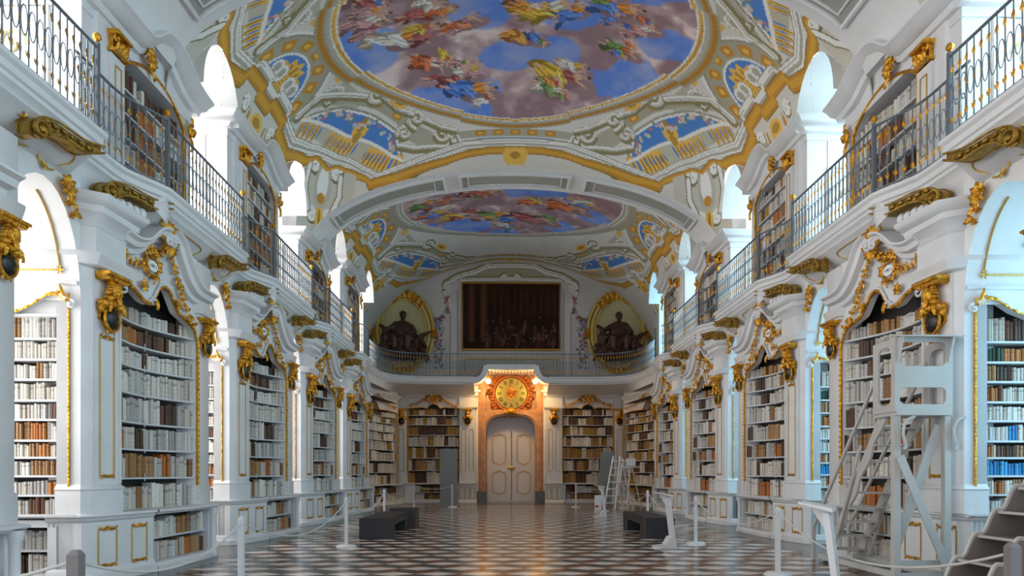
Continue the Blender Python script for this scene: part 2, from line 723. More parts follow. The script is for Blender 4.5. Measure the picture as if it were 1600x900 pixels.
# solid cores of the piers and the niche vaults: one mesh per wall
for s in (-1, 1):
    M = MB()
    M.mat('white_wall')
    for k in range(-1, 4):
        y0 = Y0 + BAY * k
        # lower core between the case recesses
        M.prism([(8.2, y0 + 0.45), (6.62, y0 + 0.45), (6.62, y0 + 3.5), (8.2, y0 + 3.5)], 0, 5.9)
        # niche vault above this bay's near niche (from previous bay): barrel with axis along x
        ya, yb = y0 - 1.5, y0
        yc, hf = (ya + yb) / 2, 0.75
        A = arch_pts(yc, hf, 3.8, 1.35, 16)
        for x0, x1 in ((5.98, 8.2),):
            vs = [(x0, y, h) for y, h in A] + [(x1, y, h) for y, h in A]
            n = len(A)
            M.add(vs, [(i, i + 1, n + i + 1, n + i) for i in range(n - 1)])
        # spandrel facing the hall
        top = 5.92
        vs = [(5.98, y, h) for y, h in A] + [(5.98, y, top) for y, h in A]
        M.add(vs, [(i, i + 1, n + i + 1, n + i) for i in range(n - 1)])
        # panel of the niche face above the case, and outer jamb
        M.prism([(8.2, y0), (7.5, y0), (7.5, y0 + 0.5), (8.2, y0 + 0.5)], 0, 5.2)
        M.prism([(8.2, y0), (5.98, y0), (5.98, y0 + 0.5), (8.2, y0 + 0.5)], 3.95, 5.3)
        # upper core
        ht = 8.25 if k % 2 == 0 else 8.9
        M.prism([(8.2, y0 + 0.3), (6.6, y0 + 0.3), (6.6, y0 + 3.6), (8.2, y0 + 3.6)], 5.95, ht + 1.3)
        # lunette tunnel over the upper niche
        yc2 = y0 - 0.55
        A2 = arch_pts(yc2, 0.85, 8.75, 1.1, 14)
        n2 = len(A2)
        M.add([(5.9, y, h) for y, h in A2] + [(8.2, y, h) for y, h in A2], [(i, i + 1, n2 + i + 1, n2 + i) for i in range(n2 - 1)])
        # window wall with two openings
        for (h0, h1, o0, o1, t0, t1) in ((0, 5.3, ya + 0.25, yb - 0.25, 1.0, 4.6), (5.9, 9.95, yc2 - 0.6, yc2 + 0.6, 6.5, 9.3)):
            M.box(8.2, 8.5, ya - 0.1, o0, h0, h1)
            M.box(8.2, 8.5, o1, yb + 0.4, h0, h1)
            M.box(8.2, 8.5, o0, o1, h0, t0)
            M.box(8.2, 8.5, o0, o1, t1, h1)
    # last niche of the upper floor before the end wall
    yc2 = 28.8
    A2 = arch_pts(yc2, 0.85, 8.75, 1.1, 14)
    M.add([(5.9, y, h) for y, h in A2] + [(8.2, y, h) for y, h in A2], [(i, i + 1, n2 + i + 1, n2 + i) for i in range(n2 - 1)])
    M.box(8.2, 8.5, 27.5, 28.2, 5.9, 9.95)
    M.box(8.2, 8.5, 29.4, 30, 5.9, 9.95)
    M.box(8.2, 8.5, 28.2, 29.4, 5.9, 6.5)
    M.box(8.2, 8.5, 28.2, 29.4, 9.3, 9.95)
    # upper side wall beside the end lunette
    M.prism([(8.2, 29.65), (6.35, 29.65), (6.6, 31.0), (7.1, 34.7), (8.2, 34.7)], 5.95, 10.2)
    # lower solid behind the curved corner
    M.prism([(8.2, 27.67), (6.9, 27.67), (6.75, 29.5), (6.5, 33.0), (5.9, 35.3), (8.2, 35.3)], 0, 5.92)
    # plain hall walls behind the viewer, with window openings
    for a, b2 in ((-7, -4.3), (-3.1, 0.7), (1.9, 2.6)):
        M.box(8.2, 8.5, a, b2, 0, 12)
    M.box(8.2, 8.5, -7, 2.6, 0, 1.0)
    M.box(8.2, 8.5, -7, 2.6, 5.0, 6.3)
    M.box(8.2, 8.5, -7, 2.6, 9.6, 12)
    M.build('wall_' + SIDE[s], side=s, kind='structure')
    # windows
    n_w = 0
    for k in range(-1, 5):
        y0 = Y0 + BAY * k
        spec = [((y0 - 1.25, y0 - 0.25), (1.0, 4.6)), ((y0 - 1.15, y0 + 0.05), (6.5, 9.3))]
        if k == 4:
            spec = [((28.2, 29.4), (6.5, 9.3))]
        for (a, b2), (h0, h1) in spec:
            n_w += 1
            W = MB()
            W.mat('white')
            t = 0.05
            W.box(8.25, 8.33, a, a + t, h0, h1)
            W.box(8.25, 8.33, b2 - t, b2, h0, h1)
            W.box(8.25, 8.33, a, b2, h0, h0 + t)
            W.box(8.25, 8.33, a, b2, h1 - t, h1)
            W.box(8.26, 8.32, (a + b2) / 2 - 0.03, (a + b2) / 2 + 0.03, h0, h1)
            for q in range(1, 5):
                hh = h0 + (h1 - h0) * q / 5
                W.box(8.27, 8.31, a, b2, hh - 0.015, hh + 0.015)
            w = W.build('window_%d' % (n_w + (20 if s > 0 else 0)), side=s, kind='structure')
            g = MB()
            g.mat('pane')
            g.box(8.285, 8.29, a + t, b2 - t, h0 + t, h1 - t)
            g.build('pane', w, side=s, origin=(0, 0, 0))

# ------------------------------------------------------------------ vaults
B1 = (11.95, 20.35)


def vparams(b, z):
    if b < 2:
        zz = z + (10.05 if b == 0 else 0)
        v = (zz - 16.15) / 4.2
        q = np.sqrt(np.clip(1 - v * v, 0, 1))
        return 6.1 + .2 * q, 8.0 + .9 * q, 2.45 + .95 * q
    t = np.clip((z - 21.85) / 4.2, 0, 1)
    q = np.sqrt(np.clip(1 - (1 - t) ** 2, 0, 1))
    w = np.clip((z - 27.5) / 7.1, 0, 1)
    w = w * w * (3 - 2 * w)
    return (6.1 + .2 * q) * (1 - w) + 7.2 * w, (8.0 + .9 * q) * (1 - w) + 7.0 * w, (2.45 + .95 * q) * (1 - w) + 5.0 * w


RNG = np.random.RandomState(11)
LAT = [RNG.rand(64, 64) for _ in range(8)]


def vnoise(x, y, oct=5, f=1.0, which=0):
    out = np.zeros_like(x)
    amp, tot = 1.0, 0.0
    for o in range(oct):
        L = LAT[(o + which) % 8]
        xx = x * f + 7.3 * o
        yy = y * f + 3.1 * o
        xi = np.floor(xx).astype(int)
        yi = np.floor(yy).astype(int)
        fx = xx - xi
        fy = yy - yi
        fx = fx * fx * (3 - 2 * fx)
        fy = fy * fy * (3 - 2 * fy)
        a = L[xi % 64, yi % 64]
        b = L[(xi + 1) % 64, yi % 64]
        c = L[xi % 64, (yi + 1) % 64]
        d = L[(xi + 1) % 64, (yi + 1) % 64]
        out += amp * (a * (1 - fx) * (1 - fy) + b * fx * (1 - fy) + c * (1 - fx) * fy + d * fx * fy)
        tot += amp
        amp *= 0.5
        f *= 2.0
    return out / tot


class Paint:
    """colours painted on plan coordinates x, v (numpy arrays)"""

    def __init__(s, x, v):
        s.x, s.v = x, v
        s.c = np.zeros(x.shape + (3,))
        s.metric = 1.0

    def where(s, m, col, a=1.0):
        if np.isscalar(a):
            s.c[m] = s.c[m] * (1 - a) + np.array(col) * a
        else:
            am = a[m][:, None]
            s.c[m] = s.c[m] * (1 - am) + np.array(col) * am

    def poly(s, P, col, x=None, v=None):
        x = s.x if x is None else x
        v = s.v if v is None else v
        ins = np.zeros(x.shape, bool)
        n = len(P)
        for i in range(n):
            x1, y1 = P[i]
            x2, y2 = P[(i + 1) % n]
            if y1 == y2:
                continue
            c = ((y1 > v) != (y2 > v)) & (x < (x2 - x1) * (v - y1) / (y2 - y1) + x1)
            ins ^= c
        if col is not None:
            s.where(ins, col)
        return ins

    def dist(s, P, x, v):
        d = np.full(x.shape, 1e9)
        for i in range(len(P) - 1):
            ax, ay = P[i]
            bx, by = P[i + 1]
            L2 = (bx - ax) ** 2 + (by - ay) ** 2 + 1e-12
            t = np.clip(((x - ax) * (bx - ax) + (v - ay) * (by - ay)) / L2, 0, 1)
            d = np.minimum(d, np.hypot(x - ax - t * (bx - ax), (v - ay - t * (by - ay)) * s.metric))
        return d

    def stroke(s, P, w, col, x=None, v=None):
        x = s.x if x is None else x
        v = s.v if v is None else v
        d = s.dist(P, x, v)
        s.where(d < w, col)
        return d

    def ell(s, cx, cv, rx, rv, col, ang=0.0, x=None, v=None, fold=0.0, ph=0.0):
        x = s.x if x is None else x
        v = s.v if v is None else v
        dx, dv = x - cx, v - cv
        ca, sa = math.cos(ang), math.sin(ang)
        p = (dx * ca + dv * sa) / rx
        q = (-dx * sa + dv * ca) / rv
        r = p * p + q * q
        m = r < 1
        if fold:
            sh = 1 + fold * np.sin(6 * q[m] + 3 * p[m] + ph) - 0.15 * r[m]
            s.c[m] = np.clip(np.array(col) * sh[:, None], 0, 1)
        else:
            s.where(m, col)


WHT = (0.80, 0.78, 0.73)
GRY = (0.36, 0.35, 0.28)
OLV = (0.24, 0.21, 0.10)
OCH = (0.62, 0.30, 0.035)
GLD = (0.92, 0.56, 0.11)
BLU = (0.09, 0.27, 0.70)
LGT = (0.93, 0.92, 0.89)


def spiral(cx, cv, r0, turns, start, dirn, n=22):
    return [(cx + r0 * (1 - 0.85 * i / n) * math.cos(start + dirn * 2 * PI * turns * i / n), cv + r0 * (1 - 0.85 * i / n) * math.sin(start + dirn * 2 * PI * turns * i / n)) for i in range(n + 1)]


def scroll(P, pts, w, X, V):
    P.stroke([(a + 0.04, b + 0.06) for a, b in pts], w * 1.6, (0.30, 0.26, 0.13), X, V)
    P.stroke(pts, w * 1.3, (0.50, 0.47, 0.34), X, V)
    P.stroke(pts, w, LGT, X, V)
    P.stroke([(a + 0.015, b + 0.02) for a, b in pts], w * 0.3, (0.5, 0.48, 0.42), X, V)


FIG = [(0.68, 0.17, 0.06), (0.10, 0.24, 0.72), (0.78, 0.52, 0.07), (0.78, 0.76, 0.70), (0.45, 0.12, 0.12), (0.18, 0.32, 0.09), (0.55, 0.30, 0.32), (0.85, 0.34, 0.05)]
SKIN = (0.80, 0.50, 0.36)


def figure(P, cx, cv, sc, ang, c1, c2, rng):
    """a small painted group: draped bodies with limbs and heads on a dark cloud"""
    P.ell(cx + .1 * sc, cv + 0.16 * sc, 0.7 * sc, 0.3 * sc, (0.38, 0.25, 0.28), ang + 0.1)
    P.ell(cx - .15 * sc, cv + 0.2 * sc, 0.45 * sc, 0.26 * sc, (0.30, 0.19, 0.21), ang - 0.3)

    def body(bx, bv, s_, an, k1, k2):
        ca, sa = math.cos(an), math.sin(an)

        def L(a, b):
            return bx + a * s_ * ca - b * s_ * sa, bv + a * s_ * sa + b * s_ * ca

        def E(a, b, rx, rv, t, col, fold=0.0):
            p = L(a, b)
            P.ell(p[0], p[1], rx * s_, rv * s_, col, an + t, fold=fold, ph=rng.random() * 6)
        dk = tuple(t * 0.4 for t in k1)
        lt = tuple(min(1, t * 1.35 + .05) for t in k1)
        for _ in range(3):
            E(rng.uniform(-.75, -.2), rng.uniform(-.1, .3), rng.uniform(.12, .3), rng.uniform(.05, .13), rng.uniform(-1, 1), dk)
        E(-0.3, 0.05, 0.34, 0.17, rng.uniform(0, .6), k1, .4)
        E(-0.55, rng.uniform(-.05, .2), 0.24, 0.09, rng.uniform(-.4, .9), k1, .4)
        E(-0.15, 0.14, 0.22, 0.09, rng.uniform(.3, 1.2), lt, .35)
        for _ in range(4):
            E(rng.uniform(-.6, .0), rng.uniform(-.1, .2), rng.uniform(.08, .2), .022, rng.uniform(-.5, 1), rng.choice([dk, lt, lt]))
        E(0.05, -0.03, 0.2, 0.13, rng.uniform(-.4, .3), k2, .35)
        E(0.16, -0.06, 0.1, 0.075, 0.2, SKIN, .15)
        E(0.28, 0.08, 0.17, 0.03, rng.uniform(.2, .9), SKIN, .15)
        E(0.16, -0.2, 0.15, 0.028, rng.uniform(-1.1, -.3), SKIN, .15)
        E(-0.75, 0.14, 0.13, 0.032, rng.uniform(-.3, .4), SKIN, .15)
        E(-0.66, -0.04, 0.12, 0.03, rng.uniform(-.5, .3), SKIN, .15)
        E(0.33, -0.1, 0.062, 0.052, 0, (0.66, 0.42, 0.30))
        E(0.365, -0.125, 0.05, 0.04, 0, rng.choice([(0.2, 0.1, 0.05), (0.35, 0.2, 0.08), (.1, .07, .05)]))
    body(cx, cv, sc * 1.35, ang, c1, c2)
    for q in range(rng.choice([1, 2, 2])):
        a2 = rng.random() * 6.28
        body(cx + .5 * sc * math.cos(a2), cv + .38 * sc * math.sin(a2), sc * rng.uniform(.6, .9), ang + rng.uniform(-.9, .9), rng.choice(FIG), rng.choice(FIG))


def fresco(P, m, blues, figs, seed):
    x, v = P.x, P.v
    wx = x + 0.6 * vnoise(x, v, 3, 0.8, 3)
    wv = v + 0.6 * vnoise(x, v, 3, 0.8, 5)
    n = vnoise(wx + seed, wv, 6, 0.75)
    n2 = vnoise(wx * 1.0 + 9, wv * 1.3 + seed, 6, 1.5, 2)
    cl = np.zeros(x.shape)
    for bx, bv, br, bs in blues:
        cl = np.maximum(cl, np.clip(1.25 - np.hypot((x - bx) / br, (v - bv) / (br * bs)), 0, 1))
    sky = np.clip((cl + (n - 0.5) * 1.5 - 0.42) * 9, 0, 1)[..., None]
    b1 = np.array((0.14, 0.30, 0.86))
    b2 = np.array((0.42, 0.50, 0.82))
    bl = b1 + (b2 - b1) * np.clip((n2 - 0.35) * 2.0, 0, 1)[..., None]
    c1 = np.array((0.36, 0.23, 0.27))
    c2 = np.array((0.70, 0.52, 0.54))
    c3 = np.array((0.92, 0.78, 0.76))
    n3 = vnoise(wx * 1.0 + 31, wv + 2 * seed, 6, 2.6, 4)
    t = np.clip((n2 - 0.30) * 2.2 + (n3 - .5) * 1.5 + (n - .5) * 1.2, 0, 1)[..., None]
    cc = c1 * (1 - t) + c2 * t
    t2 = np.clip((n2 + .5 * n3 - 0.86) * 6, 0, 1)[..., None]
    cc = cc * (1 - t2) + c3 * t2
    g = cc * (1 - sky) + bl * sky
    P.c[m] = g[m]
    keep = P.c.copy()
    rng = random.Random(seed)
    for f in figs:
        ci = rng.sample(FIG, 2)
        figure(P, f[0], f[1], f[2], f[3], FIG[f[4]] if len(f) > 4 else ci[0], FIG[f[5]] if len(f) > 5 else ci[1], rng)
    P.c[~m] = keep[~m]


def bay_paint(x, v, b):
    """v: signed plan distance from the bay centre"""
    P = Paint(x, v)
    X, V = np.abs(x), np.abs(v)
    q_ = np.sqrt(np.clip(1 - (V / 4.2) ** 2, 0.02, 1))
    P.metric = np.sqrt(1 + (1.85 * (V / 4.2) / (4.2 * q_)) ** 2)
    P.c[:] = WHT
    nn = vnoise(x, v, 4, 2.0)
    P.c *= (0.93 + 0.12 * nn)[..., None]
    # softly toned grounds
    for P0, col in (([(2.2, 3.7), (3.2, 3.05), (3.4, 3.4), (2.5, 4.05)], (0.50, 0.48, 0.38)),
                    ([(4.3, 1.2), (4.9, 1.6), (4.4, 2.3), (3.95, 2.2)], (0.56, 0.54, 0.44))):
        P.poly(P0, col, X, V)
    # --- side lunette with gold shell
    r = np.hypot(X - 5.72, V)
    inn = X < 5.72
    P.where(inn & (r < 1.42), LGT)
    P.where(inn & (r < 1.34), GRY)
    P.where(inn & (r < 1.28), (0.46, 0.44, 0.33))
    th = np.arctan2(V, 5.72 - X)
    seg = np.mod(th / (PI / 7) + 0.5, 1.0)
    P.where(inn & (r < 1.2) & (r > 0.92) & (seg > 0.2) & (seg < 0.8), OCH)
    P.where(inn & (r < 1.12) & (r > 1.0) & (seg > 0.36) & (seg < 0.64), GLD)
    P.where(inn & (r < 0.86), LGT)
    P.where(inn & (r < 0.80), BLU)
    rr = np.hypot(X - 5.5, V)
    tt = np.arctan2(V, 5.5 - X)
    P.where(inn & (rr < 0.48 + 0.06 * np.cos(tt * 12)), GLD)
    P.where(inn & (rr < 0.40) & (np.cos(tt * 12) > 0.3), (0.5, 0.28, 0.04))
    for q in (0.24, 0.5):
        P.ell(5.42, q, 0.17, 0.17, LGT, x=X, v=V)
        P.ell(5.42, q, 0.1, 0.1, (0.5, 0.48, 0.4), x=X, v=V)
    # --- end strip
    P.where((X < 1.7) & (V > 3.655) & (V < 3.83), (0.50, 0.48, 0.38))
    sg = np.mod(X / 0.5 + 0.5, 1.0)
    P.where((X < 1.3) & (V > 3.685) & (V < 3.80) & (sg > 0.2) & (sg < 0.8), OCH)
    P.where((X < 1.3) & (V > 3.72) & (V < 3.765) & (sg > 0.36) & (sg < 0.64), GLD)
    P.where((X < 1.7) & (V > 3.83) & (V < 3.845), LGT)
    P.where((X < 1.1 + 0.35 * (V - 3.84) / 0.12) & (V > 3.845) & (V < 3.94), BLU)
    # --- corner panel
    corner = [(5.32, 1.72), (4.62, 2.1), (4.0, 2.68), (3.4, 3.42), (3.4, 4.02), (4.37, 3.2), (5.2, 2.12)]
    P.stroke(corner + [corner[0]], 0.13, GRY, X, V)
    P.stroke(corner + [corner[0]], 0.07, LGT, X, V)
    P.poly(corner, BLU, X, V)
    rim = [(5.1, 1.35), (4.3, 1.85), (3.6, 2.5), (3.0, 3.3)]
    P.stroke(rim, 0.17, (0.46, 0.44, 0.34), X, V)
    for t in (0.15, 0.38, 0.62, 0.85):
        i = min(2, int(t * 3))
        f = t * 3 - i
        cx = rim[i][0] + (rim[i + 1][0] - rim[i][0]) * f
        cv = rim[i][1] + (rim[i + 1][1] - rim[i][1]) * f
        P.ell(cx, cv, 0.15, 0.1, OCH, 2.3, X, V)
        P.ell(cx, cv, 0.08, 0.05, GLD, 2.3, X, V)
    bal = [(5.5, 1.6), (4.68, 2.95), (3.62, 3.9), (3.18, 4.13), (3.6, 4.16), (4.2, 4.1), (5.07, 3.2), (5.66, 1.7)]
    P.poly(bal, (0.60, 0.57, 0.45), X, V)
    # balusters
    mid = [(5.58, 1.65), (4.95, 2.95), (4.2, 3.72), (3.4, 4.12)]
    acc = 0.0
    for i in range(len(mid) - 1):
        for j in range(8):
            t = (j + 0.5) / 8
            if i * 8 + j in (4, 5, 12, 13, 14, 21):
                continue
            cx = mid[i][0] + (mid[i + 1][0] - mid[i][0]) * t
            cv = mid[i][1] + (mid[i + 1][1] - mid[i][1]) * t
            P.ell(cx, cv, 0.07, 0.27, GLD, -0.95, X, V)
            P.ell(cx + 0.035, cv + 0.05, 0.022, 0.2, (0.45, 0.22, 0.03), -0.95, X, V)
            P.ell(cx - 0.08, cv + 0.09, 0.03, 0.17, BLU, -0.95, X, V)
            P.ell(cx + 0.06, cv - 0.03, 0.018, 0.12, BLU, -0.95, X, V)
    P.stroke([(5.45, 1.58), (4.66, 2.9), (3.6, 3.86), (3.15, 4.1)], 0.045, LGT, X, V)
    # vase and flowers
    P.ell(4.28, 2.95, 0.2, 0.28, GLD, -0.9, X, V)
    P.ell(4.18, 2.83, 0.24, 0.1, (0.5, 0.28, 0.05), 0.7, X, V)
    P.ell(4.42, 3.1, 0.16, 0.1, (0.55, 0.33, 0.06), 0.7, X, V)
    rg = random.Random(5)
    for i in range(70):
        t = rg.random()
        cx = 5.1 - 1.65 * t + rg.uniform(-.1, .1)
        cv = 1.95 + 1.85 * t - 0.35 * math.sin(PI * 2 * abs(t - 0.5)) + rg.uniform(-.08, .08)
        P.ell(cx, cv, 0.045, 0.05, rg.choice([(0.7, 0.2, 0.2), (0.75, 0.55, 0.5), (0.6, 0.62, 0.6), (0.2, 0.3, 0.25), (0.75, 0.7, 0.6)]), 0, X, V)
    # --- white scrolls between the panels
    for sp, w in ((spiral(3.62, 2.15, 0.36, 1.4, 2.6, 1), 0.06), (spiral(4.6, 1.5, 0.26, 1.3, 0.5, -1), 0.055), (spiral(3.15, 3.45, 0.2, 1.3, 0, -1), 0.045),
                  (spiral(2.75, 3.15, 0.26, 1.3, 1.2, -1), 0.045), (spiral(2.05, 3.6, 0.24, 1.3, 0.2, 1), 0.04), (spiral(1.75, 3.82, 0.14, 1.2, 2.0, 1), 0.03)):
        scroll(P, sp, w, X, V)
    for pts, w in (([(5.5, 1.35), (4.9, 1.3), (4.3, 1.75), (3.95, 2.0)], 0.07), ([(3.5, 2.25), (3.2, 2.75), (2.85, 3.0)], 0.05), ([(2.5, 3.25), (2.1, 3.5), (1.7, 3.62)], 0.045), ([(3.35, 3.7), (2.9, 3.85), (2.3, 3.9), (1.9, 3.95)], 0.05)):
        scroll(P, pts, w, X, V)
    for cx, cv, rr_ in ((4.3, 0.62, 0.0), (3.15, 2.55, 0.17), (4.42, 0.0, 0.0)):
        if rr_:
            P.ell(cx, cv, rr_ * 1.6, rr_, GLD, 2.3, X, V)
            P.ell(cx, cv, rr_ * 0.9, rr_ * 0.4, (0.45, 0.25, 0.04), 2.3, X, V)
    P.ell(4.38, 1.0, 0.2, 0.12, GLD, 1.2, X, V)
    # --- outer mouldings and the ochre meander
    out = [(5.78, 0.0), (5.78, 0.35), (5.66, 0.35), (5.66, 0.95), (5.80, 0.95), (5.84, 1.9), (5.6, 2.5), (5.08, 3.35), (4.45, 3.95), (4.05, 4.155), (3.0, 4.12), (2.0, 4.03), (1.5, 3.97), (1.2, 3.97), (0, 3.96)]
    d = P.dist(out, X, V)
    P.where(d < 0.15, (0.40, 0.38, 0.27))
    P.where(d < 0.125, LGT)
    P.where(d < 0.085, (0.42, 0.40, 0.33))
    P.where(d < 0.07, LGT)
    P.where(d < 0.03, (0.50, 0.48, 0.40))
    och = [(5.90, 0.0), (5.90, 0.30), (5.80, 0.32), (5.80, 1.1), (5.95, 1.15), (6.02, 1.9), (5.72, 2.75), (5.50, 3.0), (5.36, 3.5), (5.08, 3.62), (4.9, 3.8), (4.6, 4.0), (4.25, 4.17), (3.5, 4.185), (2.0, 4.14), (1.41, 4.09), (0.65, 4.06), (0, 4.06)]
    region = [(5.84, 0.0), (5.84, 1.9), (5.08, 3.4), (4.45, 4.0), (3.6, 4.16), (2.0, 4.05), (0, 4.0), (0, 4.3), (7, 4.3), (7, 0)]
    outer = P.poly(region, None, X, V)
    P.where(outer & (d > 0.15), (0.55, 0.53, 0.41))
    do = P.dist(och, X, V)
    beyond = P.poly(och + [(0, 5), (8, 5), (8, 0)], None, X, V)
    P.where(beyond & (do > 0.09), (0.74, 0.72, 0.66))
    P.where(do < 0.11, (0.30, 0.20, 0.06))
    P.where(do < 0.09, OCH)
    P.where(do < 0.045, (0.74, 0.40, 0.05))
    for gx, gr in ((0, 0.34), (.2, .16)):
        P.ell(gx, 4.11, gr, 0.085, GLD, 0, X, V)
    P.ell(0, 4.12, 0.14, 0.04, (0.5, 0.28, 0.04), 0, X, V)
    # pendentive cartouches, painted in the corners beyond the meander (steep part of the vault)
    return P, X, V, beyond


def ring_paint(P, x, v, ax, az, v0, gold):
    e = np.sqrt((x / ax) ** 2 + ((v - v0) / az) ** 2)
    th = np.arctan2((v - v0) / az, x / ax)
    # the frame steps outwards at the four ends
    e = 1 + (e - 1) * (1 + .8 * np.sin(th) ** 2) - 0.026 * (np.abs(np.cos(2 * th)) > 0.74) * (e > 1)
    bands = [(1.135, (0.42, 0.40, 0.30)), (1.118, OCH if gold else (0.45, 0.42, 0.33)), (1.085, (0.44, 0.41, 0.32)), (1.070, (0.56, 0.54, 0.46)), (1.045, LGT), (1.036, GLD if gold else (0.50, 0.47, 0.36)), (1.012, LGT)]
    for r, c in bands:
        P.where(e < r, c)
    if gold:
        P.where((e < 1.036) & (e > 1.014) & (np.mod(th * 44, 1.0) > 0.72), (0.40, 0.20, 0.03))
        P.where((e < 1.116) & (e > 1.09) & (np.mod(th * 60, 1.0) > 0.6), (0.42, 0.2, 0.03))
    return e < 1.0


FIGS1 = [(-3.3, -0.4, 0.8, 0.2, 6, 3), (-2.6, 0.5, 1.0, 0.3, 3, 7), (-2.0, -0.3, 0.8, -0.2, 4, 3), (-2.9, -1.2, 0.9, 0.4, 6, 5), (-1.9, -1.6, 0.8, 0.1, 5, 2),
         (-1.5, 2.0, 0.85, 0.15, 4, 3), (-1.0, 2.55, 0.9, 0.35, 1, 7), (-2.1, 1.6, 0.7, 0.7, 0, 3), (-0.3, -0.9, 1.0, 0.3, 2, 0), (-0.7, -1.9, 0.9, -0.2, 2, 5),
         (0.3, 0.9, 0.7, 0.2, 7, 5), (0.9, -0.2, 1.0, -0.15, 2, 3), (0.2, -1.7, 0.8, 0.5, 1, 6), (1.4, 2.1, 1.0, 0.25, 2, 4), (1.1, 2.6, 0.6, 0.6, 5, 3),
         (2.4, -0.5, 0.9, 0.1, 1, 7), (2.1, -1.4, 0.8, -0.2, 0, 4), (2.7, 0.9, 0.6, 0.3, 5, 0), (3.0, 0.0, 0.6, -0.4, 6, 3), (1.2, -1.2, 0.7, 0.2, 4, 2), (-1.2, 0.3, 0.7, -0.3, 0, 6),
         (0.0, -2.7, 0.9, 0.0, 7, 1), (-2.2, -2.4, 0.8, 0.3), (2.0, -2.5, 0.8, 0.2)]
BLUES1 = [(-3.5, 0.6, 0.9, 1.0), (-1.8, 2.9, 1.5, 0.55), (-1.0, -0.2, 0.9, 1.0), (1.4, -0.6, 1.0, 1.2), (2.7, -1.9, 1.2, 1.0), (3.0, 1.9, 1.3, 0.7), (1.0, 1.3, 0.9, 0.6), (-0.2, 1.6, 0.8, 0.6), (-3.0, -2.0, 0.8, 0.8), (0, -3.2, 1.0, 0.5), (3.7, 0.3, 0.8, 0.9)]
FIGS2 = [(-2.9, 1.2, 1.0, 0.3, 1, 2), (-2.0, 1.8, 0.95, 0.1, 2, 3), (-2.5, 0.3, 0.9, 0.0, 0, 6), (-1.0, 0.2, 0.9, 0.2, 4, 0), (-0.5, 2.2, 1.2, 0.1, 5, 7), (0.2, 2.4, 0.9, -0.3, 1, 3),
         (1.2, 2.5, 1.2, 0.2, 4, 6), (0.9, 1.0, 0.7, 0.1, 0, 2), (2.4, 1.0, 1.1, 0.1, 0, 7), (2.9, 0.4, 0.9, -0.2, 1, 2), (-3.3, 0.2, 0.7, 0.4, 5, 0), (0.0, 3.2, 0.8, 0.2, 3, 1)]
BLUES2 = [(-1.9, 3.0, 1.3, 0.6), (2.2, 2.8, 1.0, 0.8), (3.4, 1.4, 0.8, 0.8), (1.0, -0.2, 1.6, 0.6), (-0.2, 3.9, 0.9, 0.4), (-3.6, 2.2, 0.5, 0.6), (0, -3, 2.5, 0.5)]


